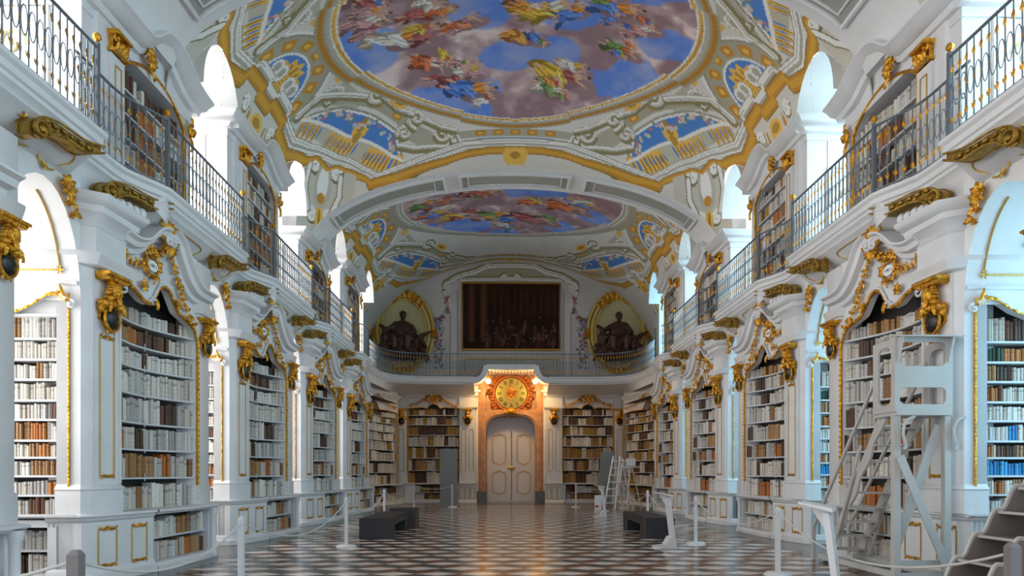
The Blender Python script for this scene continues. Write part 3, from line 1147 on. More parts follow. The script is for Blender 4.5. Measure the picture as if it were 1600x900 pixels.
def vault_mesh(name, b, ylist, nth, lunettes):
    th = np.linspace(-PI / 2, PI / 2, nth)
    T, Yg = np.meshgrid(th, ylist)
    a, s_, r_ = vparams(b, Yg)
    x = a * np.sin(T)
    h = s_ + r_ * np.cos(T)
    if b == 2:
        v = Yg - 26.4
        # painted scheme is stretched towards the end wall
        vp = np.where(v > 0, v * (4.2 / 7.9), v * (4.2 / 4.55))
        vpo = v
    else:
        v = Yg + (10.05 if b == 0 else 0) - 16.15
        vp = v
        vpo = v
    P, X, V, beyond = bay_paint(x, vp, b)
    if b == 2:
        e_az = np.where(v > 0, 4.4, 3.5)
        m = ring_paint(P, x, v / e_az * 3.37, 4.05, 3.37, 0, False)
        P.x, P.v = x, v * 0.9
        fresco(P, m, BLUES2, FIGS2, 5)
    else:
        m = ring_paint(P, x, v, 4.0, 3.37, 0, True)
        P.x, P.v = x, v
        fresco(P, m, BLUES1, FIGS1, 2)
    # cartouches on the steep corners, in (angle, height) space
    Hh = h
    for sx in (-1, 1):
        for sv in (-1, 1):
            if b == 2 and sv > 0:
                gy, gz = 31.2, 9.6
            elif b == 2:
                gy, gz = 22.5, 9.3
            else:
                off = 10.05 if b == 0 else 0
                gy = (16.15 + sv * 3.75) - off
                gz = 9.3
            side = (np.sign(x) == sx)
            q = (Yg - gy) * 1.0
            w = (Hh - gz)
            far = (np.abs(q) < 1.3) & side & (Hh < gz + 0.9)
            # local coordinates: along y and up
            ks_ = 1.55 if (b == 2 and sv > 0) else 1.3
            far = (np.abs(q) < 2.0) & side & (np.abs(w) < 1.4)
            if not (b == 2 and sv > 0):
                ks_ = 1.25
                vq = np.abs(Yg - (16.15 - (10.05 if b == 0 else 0))) if b < 2 else np.abs(vp)
                q = (5.55 - np.abs(x)) * .95 + (vq - 3.8) * .5
                w = h - 9.55
                far = side & (vq > 2.9) & (np.sign(Yg - gy + (.01 if sv > 0 else -.01) + sv * 2) == sv) & (np.abs(w) < 1.3) & (np.abs(q) < 1.2) & beyond
                P.where(far & (np.abs(q) < 1.0), (0.66, 0.63, 0.54))
            PP = Paint(np.where(far, q / ks_, 99.0), np.where(far, w / ks_, 99.0))
            PP.c = P.c
            for k2 in (-1, 1):
                for cx, cv, rr, st, dr in ((0.28, 0.42, 0.16, 2.2, -1), (0.2, -0.45, 0.15, 0.3, 1)):
                    pts = [(k2 * u2, w2) for u2, w2 in spiral(cx, cv, rr, 1.3, st, dr)]
                    PP.stroke([(p[0] + .02, p[1] - .03) for p in pts], 0.07, OLV)
                    PP.stroke(pts, 0.045, LGT)
                pts = [(k2 * 0.42, 0.35), (k2 * 0.45, 0.0), (k2 * 0.3, -0.35)]
                PP.stroke(pts, 0.075, OLV)
                PP.stroke(pts, 0.05, LGT)
            PP.ell(0, 0.1, 0.22, 0.4, (0.56, 0.54, 0.46))
            PP.ell(0, 0.15, 0.14, 0.28, LGT)
            PP.ell(0, -0.1, 0.1, 0.1, OCH)
            PP.ell(0, -0.5, 0.1, 0.24, GLD)
            PP.ell(0, -0.5, 0.03, 0.2, (0.45, 0.25, 0.04))
            if b == 2 and sv > 0:
                for q5 in range(5):
                    an5 = PI * (q5 + .5) / 5
                    PP.ell(.2 * math.cos(an5), .1 + .2 * math.sin(an5), .13, .09, GLD, an5)
                PP.ell(0, .12, .12, .1, (0.6, .36, .08))
    # brackets painted above each pier crown on the side walls
    for cy in ([16.3] if b == 1 else ([6.25] if b == 0 else [26.3])):
        for sx in (-1, 1):
            side = (np.sign(x) == sx) & (np.abs(Yg - cy) < 2.2) & (X > 5.75)
            PP = Paint(np.where(side, Yg - cy, 99.0), np.where(side, Hh, 99.0))
            PP.c = P.c
            for k2 in (-1, 1):
                for cx, cv, rr, st, dr in ((0.75, 9.75, 0.16, 0.5, 1), (1.35, 9.5, 0.14, 2.4, -1), (0.5, 9.35, 0.12, 1, 1)):
                    pts = [(k2 * u2, w2) for u2, w2 in spiral(k2 * 0 + cx, cv, rr, 1.3, st, dr)]
                    PP.stroke([(p[0], p[1] - .03) for p in pts], 0.07, OLV)
                    PP.stroke(pts, 0.045, LGT)
                PP.stroke([(k2 * 1.2, 9.45), (k2 * 1.0, 9.2), (k2 * 0.4, 9.15)], 0.05, (0.42, 0.39, 0.27))
            PP.ell(0, 9.65, 0.3, 0.22, GLD)
            PP.ell(0, 9.68, 0.2, 0.1, (0.5, 0.3, 0.05))
            PP.ell(0, 9.3, 0.35, 0.2, LGT)
            PP.ell(0.45, 9.6, 0.05, 0.2, OCH)
            PP.ell(-0.45, 9.6, 0.05, 0.2, OCH)
    ny, nx = x.shape
    co = np.stack([x, Yg, h], -1).reshape(-1, 3)
    idx = np.arange(ny * nx).reshape(ny, nx)
    f = np.stack([idx[:-1, :-1], idx[:-1, 1:], idx[1:, 1:], idx[1:, :-1]], -1).reshape(-1, 4)
    cen = co[f].mean(1)
    kill = np.zeros(len(f), bool)
    for yc in lunettes:
        hh = 8.75 + 1.1 * np.sqrt(np.clip(1 - ((cen[:, 1] - yc) / 0.85) ** 2, 0, 1))
        kill |= (np.abs(cen[:, 1] - yc) < 0.85) & (cen[:, 2] < hh) & (np.abs(cen[:, 0]) > 5.0)
    f = f[~kill]
    me = bpy.data.meshes.new(name)
    me.vertices.add(len(co))
    me.vertices.foreach_set('co', co.ravel())
    me.loops.add(len(f) * 4)
    me.loops.foreach_set('vertex_index', f.ravel().astype(np.int32))
    me.polygons.add(len(f))
    me.polygons.foreach_set('loop_start', np.arange(len(f), dtype=np.int32) * 4)
    me.polygons.foreach_set('use_smooth', np.ones(len(f), bool))
    me.update(calc_edges=True)
    ca = me.color_attributes.new('Col', 'FLOAT_COLOR', 'POINT')
    c4 = np.ones((len(co), 4), np.float32)
    c4[:, :3] = np.clip(P.c.reshape(-1, 3), 0, 1)
    ca.data.foreach_set('color', c4.ravel())
    me.materials.append(MATS['fresco'])
    o = bpy.data.objects.new(name, me)
    COL.objects.link(o)
    o['kind'] = 'structure'
    return o


def cosy(c, h, n):
    return c + h * np.sin(np.linspace(-PI / 2, PI / 2, n))


vault_mesh('ceiling', 1, cosy(16.15, 4.2, 330), 520, (13.8, 18.8))
yl = np.concatenate([21.85 + 4.2 * (1 - np.cos(np.linspace(0, PI / 2, 70))), np.linspace(26.08, 34.6, 300)])
vault_mesh('ceiling_far', 2, yl, 460, (23.8, 28.8))
vault_mesh('ceiling_near', 0, cosy(6.1, 4.2, 110), 200, (3.75, 8.75))

# transverse arches
for i, (ya, yb) in enumerate(((10.3, 11.95), (20.35, 21.85), (0.2, 1.9))):
    M = MB()
    n = 60
    th = [-1.39 + 2.78 * j / n for j in range(n + 1)]

    def ap(t, y, d=0.0):
        return ((6.1 - d) * math.sin(t), y, 8.0 + (2.45 - d) * math.cos(t))
    M.mat('white_wall')
    M.grid([[ap(t, ya), ap(t, yb)] for t in th])
    # three sunk panels framed by raised mouldings
    for t0, t1 in ((-0.275, 0.275), (-1.11, -0.36), (0.36, 1.11)):
        y1, y2 = ya + 0.3, yb - 0.3
        m2 = 14
        tt = [t0 + (t1 - t0) * j / m2 for j in range(m2 + 1)]
        loop = [ap(t, y1, 0.03) for t in tt] + [ap(t, y2, 0.03) for t in tt[::-1]]
        M.mat('white')
        M.tube(loop, 0.05, 6, closed=True)
        loop = [ap(t, y1 + 0.13, 0.02) for t in tt[1:-1]] + [ap(t, y2 - 0.13, 0.02) for t in tt[1:-1][::-1]]
        M.tube(loop, 0.022, 5, closed=True)
        M.mat('panel_stone')
        M.grid([[ap(t, y1, 0.012), ap(t, y2, 0.012)] for t in tt])
    M.build('trim_%d' % (i + 1), kind='structure')

# vault over the rest of the hall behind the viewer
M = MB()
M.mat('white_wall')
M.grid([[(6.1 * math.sin(-PI / 2 + PI * j / 24) * 1.3, y, 8.0 + 3.4 * math.cos(-PI / 2 + PI * j / 24)) for y in (-7, 0.2)] for j in range(25)])
M.build('ceiling_hall', kind='structure')

# ------------------------------------------------------------------ generic bookcase pieces
MIX_HALL = [(CREAM, 7), (PALE, 3), (TAN, 2), (BROWN, 2.2), (ORANGE, 0.6)]
MIX_WHITE = [(CREAM, 8), (PALE, 3), (TAN, 1.3), (ORANGE, 0.8), (GREEN, 0.3), (BROWN, 0.7)]
MIX_BLUE = [(CREAM, 4), (BLUE, 2.4), (PALE, 2), (TAN, 1.5), (BROWN, 1.2), (ORANGE, 0.5)]
MIX_BLUEH = [(BLUE, 6), (CREAM, 3), (PALE, 1)]
MIX_BROWN = [(BROWN, 5), (ORANGE, 2), (TAN, 2), (GREEN, 1), (CREAM, 2)]
MIX_END = [(CREAM, 5), (GOLDB, 4), (BROWN, 3), (TAN, 2), (PALE, 1)]


def shelf_ribbon(M, F, a0, a1, h, sag, depth=0.28, th=0.028, n=10):
    rows = []
    for i in range(n + 1):
        a = a0 + (a1 - a0) * i / n
        d = sag(a)
        rows.append([F(a, h, d), F(a, h - th, d), F(a, h - th, d - depth), F(a, h, d - depth)])
    M.grid(rows, closed_v=True)


def make_case(root, F, a0, a1, hs, top, sag, side, case, mix, wr, depth=0.26, n_mid=True, org=None, shelf_mat='shelf_white', top_keep=0.9, gilt=True, back=0.3, rng=None, gilt_r=0.022, bare=None):
    """shelves, backing and books between a0 and a1; hs = shelf heights from the bottom, top = fn(a)"""
    rng = rng or random.Random(hash(case) % 1000)
    B = MB()
    B.mat('case_dark')
    n = 10
    htop = max(top(a0 + (a1 - a0) * i / 20) for i in range(21)) + 0.02
    B.grid([[F(a0 + (a1 - a0) * i / n, hs[0], sag(a0 + (a1 - a0) * i / n) - back), F(a0 + (a1 - a0) * i / n, htop, sag(a0 + (a1 - a0) * i / n) - back)] for i in range(n + 1)])
    B.grid([[F(a0 + (a1 - a0) * i / n, htop, sag(a0 + (a1 - a0) * i / n) - back), F(a0 + (a1 - a0) * i / n, htop, 0.0)] for i in range(n + 1)])
    B.build('backing', root, side)
    for q0_, q1_, aa in ((a0 - 0.03, a0, a0), (a1, a1 + 0.03, a1)):
        J = MB()
        J.mat(shelf_mat)
        J.fbox(F, q0_, q1_, hs[0] - 0.02, top(aa) + 0.02, -back - 0.1, 0.0)
        J.build('side_board', root, side)
    for i, h in enumerate(hs):
        S = MB()
        S.mat(shelf_mat)
        shelf_ribbon(S, F, a0, a1, h, sag, depth=back)
        if n_mid and i + 1 < len(hs) and i > 0:
            am = (a0 + a1) / 2
            d = sag(am)
            S.fbox(F, am - 0.006, am + 0.006, h - 0.06, h + 0.06, d - 0.01, d + 0.004)
        S.build('shelf', root, side)
    for i, h in enumerate(hs):
        nxt = hs[i + 1] if i + 1 < len(hs) else min(h + 0.38, (top(a0 + 0.1) + top(a1 - 0.1)) / 2 + 0.03)
        clear = nxt - h - 0.03
        mm = mix[i % len(mix)] if isinstance(mix[0], list) else mix
        if bare and i in bare:
            continue
        book_row(F, side, case, len(hs) - i, a0 + 0.005, a1 - 0.005, sag, h, clear, wr[0], wr[1], mm, rng, keep=1.0 if i + 1 < len(hs) else top_keep, depth=depth)


def gilt_frame(root, F, pts, side, r=0.022, name='gilt_moulding', beads=True, d=0.02):
    M = MB()
    M.mat('gold')
    M.ftube(F, pts, r, d, 6)
    if beads:
        for i in range(len(pts) - 1):
            l = math.hypot(pts[i + 1][0] - pts[i][0], pts[i + 1][1] - pts[i][1])
            m = max(1, int(l / (r * 3.2)))
            for j in range(m):
                t = j / m
                M.ball((pts[i][0] + (pts[i + 1][0] - pts[i][0]) * t, pts[i][1] + (pts[i + 1][1] - pts[i][1]) * t, d + r * 0.8), r * 0.75, 5, 4, F)
    return M.build(name, root, side)


def panel_lines(M, F, a0, a1, b0, b1, d=0.008, r=0.009, notch=0.03, crest=True):
    M.mat('gold_line')
    loop = [(a0, b0 + notch), (a0, b1 - notch), (a0 + notch, b1), (a1 - notch, b1), (a1, b1 - notch), (a1, b0 + notch), (a1 - notch, b0), (a0 + notch, b0)]
    M.ftube(F, loop, r, d, 5, closed=True)
    M.mat('gold')
    if crest:
        w = (a1 - a0)
        am = (a0 + a1) / 2
        M.rosette(F, am, b1 + 0.01, w * 0.13, d, 5, PI / 2)
        for sg in (1, -1):
            for q, (aa, bb) in enumerate(((am, b1), (am, b0))):
                M.leaf(F, aa, bb, (0.35 if q == 0 else -0.35) if sg > 0 else (PI - 0.35 if q == 0 else PI + 0.35), w * 0.35, w * 0.16, d, 0.02, sg * (-0.9 if q == 0 else 0.9))
            M.leaf(F, (a0 if sg < 0 else a1), b1, PI / 2 + sg * 0.6, w * 0.16, w * 0.12, d, 0.02)
            M.leaf(F, (a0 if sg < 0 else a1), b0, -PI / 2 - sg * 0.6, w * 0.16, w * 0.12, d, 0.02)


def bust(root, F, a, b, side, sc=1.0, name='gilt_bust', half=False, ram=False):
    """gilt console bust: capital slab, bearded head, draped shoulders, volutes; oval dark shield as a sub-part"""
    M = MB()
    M.mat('gold')

    def G(x, y, z=0.0):
        return F(a + x * sc, b + y * sc, z * sc)
    w = 0.22
    M.fprism(G, [(-w, 0), (w, 0), (w * 1.05, 0.035), (-w * 1.05, 0.035)], -0.02, 0.2)
    M.fprism(G, [(-w * 0.8, -0.05), (w * 0.8, -0.05), (w, 0), (-w, 0)], -0.02, 0.17)
    # head, brow, nose, beard, hair
    M.ball((0, -0.15, 0.12), (0.085, 0.115, 0.095), 10, 8, G)
    M.fprism(G, [(-.13, -.3), (.13, -.3), (.15, -.5), (0, -.62), (-.15, -.5)], -.02, .04)
    M.ball((0, -0.165, 0.205), (0.016, 0.032, 0.022), 6, 5, G)
    for sx in (-1, 1):
        M.ball((sx * 0.03, -0.135, 0.19), (0.02, 0.009, 0.014), 6, 4, G)
        M.ball((sx * 0.078, -0.16, 0.12), (0.016, 0.03, 0.02), 6, 4, G)
        M.ball((sx * 0.035, -0.18, 0.182), (0.02, 0.018, 0.02), 6, 4, G)
        for q in range(4):
            M.ball((sx * (0.05 + 0.016 * q), -0.07 - 0.04 * q, 0.11), (0.032, 0.034, 0.05), 6, 5, G)
        M.leaf(G, sx * 0.02, -0.22, -PI / 2 - sx * 0.25, 0.13, 0.06, 0.14, 0.03)
        # shoulders and drapery
        M.ball((sx * 0.11, -0.33, 0.08), (0.105, 0.07, 0.09), 8, 6, G)
        M.ball((sx * 0.15, -0.38, 0.05), (0.05, 0.07, 0.05), 8, 6, G)
        M.ball((sx * 0.06, -0.25, 0.09), (0.06, 0.05, 0.07), 8, 6, G)
        M.leaf(G, sx * 0.04, -0.27, PI / 2 - sx * (PI / 2 + 0.5), 0.2, 0.08, 0.12, 0.04, -sx * 0.8)
        M.volute(G, sx * 0.2, -0.33, 0.04, 1.2, PI / 2, sx, 0.018, 0.06)
    M.leaf(G, 0, -0.2, -PI / 2, 0.14, 0.09, 0.15, 0.04)
    M.ball((0, -0.31, 0.11), (0.06, 0.06, 0.06), 8, 5, G)
    # heart shaped rim around the shield
    rim = []
    for i in range(24):
        t = 2 * PI * i / 24
        rim.append((0.145 * math.sin(t), -0.485 + 0.135 * math.cos(t) - 0.03 * (math.cos(t) < 0) * (1 - abs(math.sin(t))), 0.09))
    M.ftube(G, rim, 0.018 * sc, 0, 6, closed=True)
    M.leaf(G, 0, -0.58, -PI / 2, 0.09, 0.06, 0.05, 0.02)
    for sx in (-1, 1):
        M.leaf(G, sx * 0.02, -0.59, -PI / 2 + sx * 0.9, 0.1, 0.05, 0.05, 0.02, -sx * 0.6)
    o = M.build(name, root, side)
    S = MB()
    S.mat('dark_shield')
    S.ball((0, -0.49, 0.075), (0.135, 0.13, 0.06), 14, 8, G)
    S.build('oval_shield', o, side, label='dark oval shield in a gilt rim')
    return o


def sweep_obj(root, name, path, prof, side, mat='white', cap=None, label=None, solid=None):
    M = MB()
    M.mat(mat)
    M.sweep(path, prof)
    if solid:
        for (h0, h1, off, back) in solid:
            p = offset_path(path, off)
            M.prism(p + back, h0, h1)
    return M.build(name, root, side, label=label)


ORD = ['first', 'second', 'third', 'fourth', 'fifth', 'sixth', 'seventh', 'eighth', 'ninth', 'tenth', 'eleventh', 'twelfth', 'thirteenth', 'fourteenth', 'fifteenth',
       'sixteenth', 'seventeenth', 'eighteenth', 'nineteenth', 'twentieth', 'twenty-first', 'twenty-second', 'twenty-third', 'twenty-fourth', 'twenty-fifth',
       'twenty-sixth', 'twenty-seventh', 'twenty-eighth', 'twenty-ninth', 'thirtieth', 'thirty-first', 'thirty-second', 'thirty-third', 'thirty-fourth', 'thirty-fifth',
       'thirty-sixth', 'thirty-seventh', 'thirty-eighth', 'thirty-ninth', 'fortieth']
KPOS = {-1: '{s} picture edge', 0: '{s} foreground', 1: '{s} second bay', 2: '{s} third bay', 3: '{s} last bay'}


def kpos(k, s):
    return KPOS[k].format(s=SIDE[s])


def Tcurve(a):
    P = [(0, 4.22), (.18, 4.30), (.4, 4.25), (.6, 4.14), (.82, 4.12), (.86, 4.2), (1.0, 4.42), (1.15, 4.5), (1.32, 4.46), (1.45, 4.3), (1.55, 4.17), (1.8, 4.1), (2.05, 4.02), (2.2, 3.78)]
    return lerp_path(P, a)


HS_HALL = [.92, 1.42, 1.87, 2.29, 2.74, 3.16, 3.51, 3.85]
HS_NICHE = [.92, 1.2, 1.46, 1.71, 1.94, 2.22, 2.48, 2.76, 3.03, 3.31]
ITEMS = []          # (book dict, k) for copies


def mark_books(start, ks):
    """register books built since index start for every bay k"""
    for bk in BOOKS[start:]:
        for k in ks:
            ITEMS.append((bk, k))


for s in (-1, 1):
    dxb = -0.05 if s < 0 else 0.09
    y = Y0

    # =============== lower pier with its pedestal
    p0 = thing('pier', 'white pier with gilt bust and gold-lined panels, ' + kpos(0, s), 'pier', (s * 6.0, y, 0), 'piers between the windows')
    base_path = [(6.42, y), (6.02 + dxb, y), (5.95 + dxb, y + .06), (5.80 + dxb, y + .65), (5.70 + dxb, y + 1.25)]
    back = [(6.6, y + 1.25), (6.6, y)]
    M = MB()
    M.mat('white')
    M.prism(offset_path(base_path, 0) + [(6.42, y + 1.25)], 0.0, 0.92)
    M.build('pedestal', p0, s)
    M = MB()
    M.mat('white')
    M.sweep(base_path, [(0, .2), (.03, .17), (.04, .12), (.08, .1), (.08, 0)])
    M.build('plinth_moulding', p0, s)
    M = MB()
    M.mat('white')
    M.sweep(base_path, [(-.02, .935), (.07, .935), (.085, .92), (.085, .9), (.05, .885), (.04, .85), (.015, .83), (0, .82)])
    M.prism(offset_path(base_path, .06) + [(6.42, y + 1.25)], .905, .93)
    M.build('ledge', p0, s)
    for (pa, pb) in ((1, 2), (2, 3)):
        A_, B_ = base_path[pa + 1 - 0], None
    F1 = Frame((5.95 + dxb, y + .06), (-.15, .59))
    F2 = Frame((5.80 + dxb, y + .65), (-.10, .60))
    for FF in (F1, F2):
        M = MB()
        panel_lines(M, FF, .14, .46, .22, .72)
        M.build('gilt_panel', p0, s)
    up_path = [(6.3, y), (5.98, y), (5.95, y + .04), (5.90, y + .1), (5.86, y + .74), (5.9, y + .78)]
    M = MB()
    M.mat('white')
    M.prism(offset_path(up_path, .035) + [(6.6, y + .78), (6.6, y + .3), (6.14, y + .3), (6.14, y)], .93, 1.27)
    M.sweep(up_path, [(.035, 1.25), (.05, 1.27), (.03, 1.30), (0, 1.34)])
    M.build('shaft_base', p0, s)
    M = MB()
    M.mat('white')
    M.prism(up_path + [(6.6, y + .78), (6.6, y + .3), (6.14, y + .3), (6.14, y)], 1.27, 4.3)
    # raised edge strips
    FP = Frame((5.90, y + .1), (-.04, .64))
    M.fbox(FP, 0.0, .05, 1.34, 4.25, 0, .02)
    M.fbox(FP, .59, .64, 1.34, 4.25, 0, .02)
    M.build('shaft', p0, s)
    M = MB()
    panel_lines(M, FP, .17, .48, 1.45, 3.38, r=.011, notch=.0, crest=True)
    M.build('gilt_panel', p0, s)
    bust(p0, FP, .30, 4.2, s, 1.15)
    M = MB()
    M.mat('white')
    ent = [(6.7, y - .01), (5.96, y - .01), (5.82, y + .08), (5.79, y + .76), (5.86, y + .8)]
    M.prism(ent + [(6.6, y + .85), (6.6, y + .4), (6.7, y + .4)], 4.28, 5.2)
    M.sweep(ent, [(0, 4.28), (.04, 4.30), (.05, 4.36), (.09, 4.42), (.09, 4.45), (0, 4.47)])
    M.sweep(ent, [(0, 4.8), (.04, 4.84), (.06, 4.92), (.14, 4.98), (.15, 5.06), (.22, 5.1), (.26, 5.16), (.26, 5.2), (-.1, 5.24)])
    M.build('entablature', p0, s)

    # =============== bookcase facing the hall
    c0 = thing('bookcase', 'tall dark-backed bookcase under a gilded crest facing the hall, ' + kpos(0, s), 'bookcase', (s * 5.85, y + .9, 0), 'bookcases facing the hall')
    FH = Frame((5.93, y + .78), (-.18, 2.19))
    sagH = (lambda a: -.06 + .03 * a - .24 * math.sin(PI * max(0, min(1, a / 2.2))))
    st = len(BOOKS)
    mixes = [MIX_HALL] * 3 + [[(CREAM, 8), (PALE, 4), (BROWN, 1)]] * 3 + [MIX_BROWN, MIX_HALL] if s < 0 else [MIX_HALL] * 7 + [MIX_HALL]
    make_case(c0, FH, 0, 2.2, HS_HALL, Tcurve, sagH, s, 'hall', mixes, (.05, .085), depth=.2, back=.32, rng=random.Random(21 + s), bare=None)
    ks = [-1, 0, 1, 2, 3]
    mark_books(st, ks)
    # facade above the opening
    M = MB()
    M.mat('white')
    n = 42
    vs = []
    rows = []
    for i in range(n + 1):
        a = -.02 + 2.24 * i / n
        rows.append([FH(a, Tcurve(a), -.12), FH(a, Tcurve(a), 0), FH(a, 5.25, 0)])
    M.grid(rows)
    M.fbox(FH, -.05, .0, .93, 4.25, -.3, .02)
    M.build('facade', c0, s)
    # far pilaster with its own bust
    M = MB()
    M.mat('white')
    fp = [(5.80, y + 2.93), (5.72, y + 2.97), (5.72, y + 3.38), (5.80, y + 3.48), (6.6, y + 3.5), (6.6, y + 2.93)]
    M.prism(fp, .93, 4.3)
    fpp = fp[:4] + [(6.6, y + 3.5)]
    M.prism(offset_path(fpp, .03) + [(6.6, y + 2.93)], .93, 1.27)
    M.prism(offset_path(fpp, .03) + [(6.6, y + 2.93)], 4.25, 5.2)
    M.sweep(fpp, [(.03, 4.28), (.07, 4.30), (.08, 4.36), (.1, 4.42), (.1, 4.45), (.03, 4.47)])
    M.build('far_pilaster', c0, s)
    FPB = Frame((5.72, y + 2.97), (0.0, .23))
    bust(c0, FPB, .2, 4.2, s, .95)
    # gilt moulding round the opening
    pts = [(0.01, .95), (0.01, 4.0)] + [(0.02 + 2.15 * i / 26, Tcurve(0.02 + 2.15 * i / 26)) for i in range(27)] + [(2.19, 3.7), (2.19, .95)]
    pts = pts[1:]
    gilt_frame(c0, FH, pts, s, .028)
    M = MB()
    M.mat('white')
    M.ftube(FH, [(p[0], p[1] + .045) for p in pts[1:-2]], .022, .03, 6)
    M.volute(FH, .1, 4.2, .08, 1.1, PI, 1, .022, .04)
    M.volute(FH, .82, 4.2, .08, 1.2, 0.3, -1, .022, .04)
    M.build('white_moulding', c0, s)
    # broken swan-neck pediment
    L_ = smooth_path([(-.12, 4.86), (.15, 4.84), (.42, 4.93), (.62, 5.1), (.8, 5.22), (.97, 5.25)], 5)
    R_ = smooth_path([(1.12, 5.3), (1.3, 5.2), (1.48, 4.95), (1.68, 4.72), (1.95, 4.58), (2.4, 4.56)], 5)
    prof = [(-.13, 0), (-.11, .08), (-.04, .1), (-.02, .2), (.05, .23), (.08, .3), (.11, .3), (.13, 0)]
    M = MB()
    M.mat('white')
    M.fsweep(FH, L_, prof)
    M.fsweep(FH, R_, prof)
    M.volute(FH, .97, 5.2, .1, 1.3, PI / 2, -1, .035, .2)
    M.volute(FH, 1.12, 5.2, .1, 1.3, PI / 2, 1, .035, .2)
    M.build('pediment', c0, s)
    # gilt crest: shell, leaf swags, plaque cartouche
    M = MB()
    M.mat('gold')
    rg = random.Random(9)
    for q in range(11):
        an = PI * (q + .5) / 11
        M.leaf(FH, 1.05, 5.18, an, .34, .1, .12, .07)
    for q in range(7):
        M.leaf(FH, 1.05, 5.14, PI + PI * (q + .5) / 7, .2, .1, .14, .05)
    M.garland(FH, [(1.0, 5.05), (.82, 4.95)], .11, .1, .07, rg)
    M.garland(FH, [(.6, 4.75), (.42, 4.62), (.2, 4.62), (.02, 4.72)], .10, .05, .1, rg)
    M.garland(FH, [(1.28, 5.0), (1.45, 4.72), (1.62, 4.42), (1.8, 4.18), (2.02, 4.0)], .10, .05, .085, rg)
    ring = [(.78 + .17 * math.cos(2 * PI * i / 18), 4.72 + .15 * math.sin(2 * PI * i / 18)) for i in range(18)]
    M.ftube(FH, ring, .025, .05, 6, closed=True)
    for q in range(22):
        an = 2 * PI * q / 22 + rg.uniform(-.1, .1)
        M.leaf(FH, .78 + .18 * math.cos(an), 4.72 + .16 * math.sin(an), an + rg.choice((-1, 1)) * rg.uniform(.6, 1.2), rg.uniform(.07, .15), .055, .03, .05, rg.uniform(-1, 1))
    M.garland(FH, [(.62, 4.92), (.78, 4.98), (.95, 4.9)], .09, .06, .06, rg)
    M.rosette(FH, .55, 4.36, .1, .05, 7)
    M.rosette(FH, 1.5, 4.3, .1, .05, 7)
    M.leaf(FH, .86, 4.25, -PI / 2, .2, .1, .05, .05)
    crest = M.build('gilt_crest', c0, s)
    M = MB()
    M.mat('paper')
    M.fprism(FH, [(.78 + .13 * math.cos(2 * PI * i / 16), 4.72 + .085 * math.sin(2 * PI * i / 16)) for i in range(16)], .04, .07)
    M.mat('ink')
    # lettering strokes of the painted subject title
    word = 'LIBRI'
    GL = {'L': [[(0, 1), (0, 0), (.6, 0)]], 'I': [[(.3, 0), (.3, 1)]], 'B': [[(0, 0), (0, 1), (.5, .85), (.4, .55), (0, .5)], [(.4, .5), (.6, .25), (.4, 0), (0, 0)]], 'R': [[(0, 0), (0, 1), (.5, .85), (.45, .55), (0, .5)], [(.3, .5), (.6, 0)]]}
    for q, ch in enumerate(word):
        for stt in GL[ch]:
            ax = [(.70 + q * .036 + px * .026, 4.70 + py * .045) for px, py in stt]
            if s < 0:
                ax = [(1.56 - px_, py_) for px_, py_ in ax]
            M.ftube(FH, ax, .004, .072, 4)
    M.build('title_plaque', crest, s, label='white oval plaque with dark letters')
    # lower case with two shelves under the projecting ledge
    FL = Frame((5.70 + dxb, y + 1.28), (-.08, 1.8))
    topL = (lambda a: .84)
    sagL = (lambda a: -.05)
    st = len(BOOKS)
    make_case(c0, FL, 0.0, 1.74, [.13, .5], topL, sagL, s, 'lower', MIX_HALL, (.05, .09), depth=.2, back=.28, rng=random.Random(31 + s), n_mid=False)
    mark_books(st, ks)
    lp = [(5.70 + dxb, y + 1.25), (5.62 + dxb, y + 2.1), (5.60 + dxb, y + 2.9), (5.64 + dxb, y + 3.26), (5.76 + dxb, y + 3.36), (6.6, y + 3.36)]
    M = MB()
    M.mat('white')
    M.sweep(lp, [(-.25, .935), (.09, .935), (.105, .92), (.105, .9), (.07, .885), (.05, .86), (-.02, .85), (-.25, .85)])
    M.prism(offset_path(lp[:5], .06) + [(6.6, y + 3.36), (6.6, y + 1.25)], .88, .93)
    M.build('ledge', c0, s)
    M = MB()
    M.mat('white')
    M.sweep(lp, [(-.25, .13), (0, .13), (.03, .12), (.05, .08), (.09, .06), (.09, 0)])
    M.build('base_moulding', c0, s)
    M = MB()
    M.mat('white')
    M.prism([(5.62 + dxb, y + 3.04), (5.62 + dxb, y + 3.24), (5.75 + dxb, y + 3.34), (6.6, y + 3.34), (6.6, y + 3.04)], .0, .88)
    M.lathe([(.075, 0), (.075, .1), (.055, .13), (.05, .7), (.06, .75), (.085, .8), (.09, .88)], (5.58 + dxb, y + 3.12, 0), 12)
    M.build('corner_post', c0, s)

    # =============== bookcase on the niche side, lit by the window
    n0 = thing('niche_bookcase', '%s narrow bookcase on the window side of a pier, %s' % ('sunlit white' if s < 0 else 'bluish', kpos(0, s)), 'bookcase', (s * 6.8, y, 0), 'bookcases in the window niches')
    FN = Frame((7.5, y), (-1, 0))

    def topN(a):
        return lerp_path([(0, 3.62), (.35, 3.66), (.6, 3.62), (.85, 3.72), (1.1, 3.88), (1.25, 3.9), (1.36, 3.8)], a)
    st = len(BOOKS)
    mixn = MIX_WHITE if s < 0 else [[MIX_WHITE, MIX_BLUE, MIX_BLUEH, MIX_BROWN, MIX_BLUE, MIX_WHITE, MIX_WHITE, MIX_BROWN, MIX_BROWN, MIX_BROWN][i] for i in range(10)]
    hsn = HS_NICHE if s < 0 else HS_NICHE + [3.58]
    make_case(n0, FN, 0, 1.36, HS_NICHE, topN, (lambda a: -.06), s, 'niche', mixn, (.035, .06), depth=.2, back=.3, rng=random.Random(41 + s), n_mid=False, top_keep=.95)
    mark_books(st, [0, 1, 2, 3])
    st = len(BOOKS)
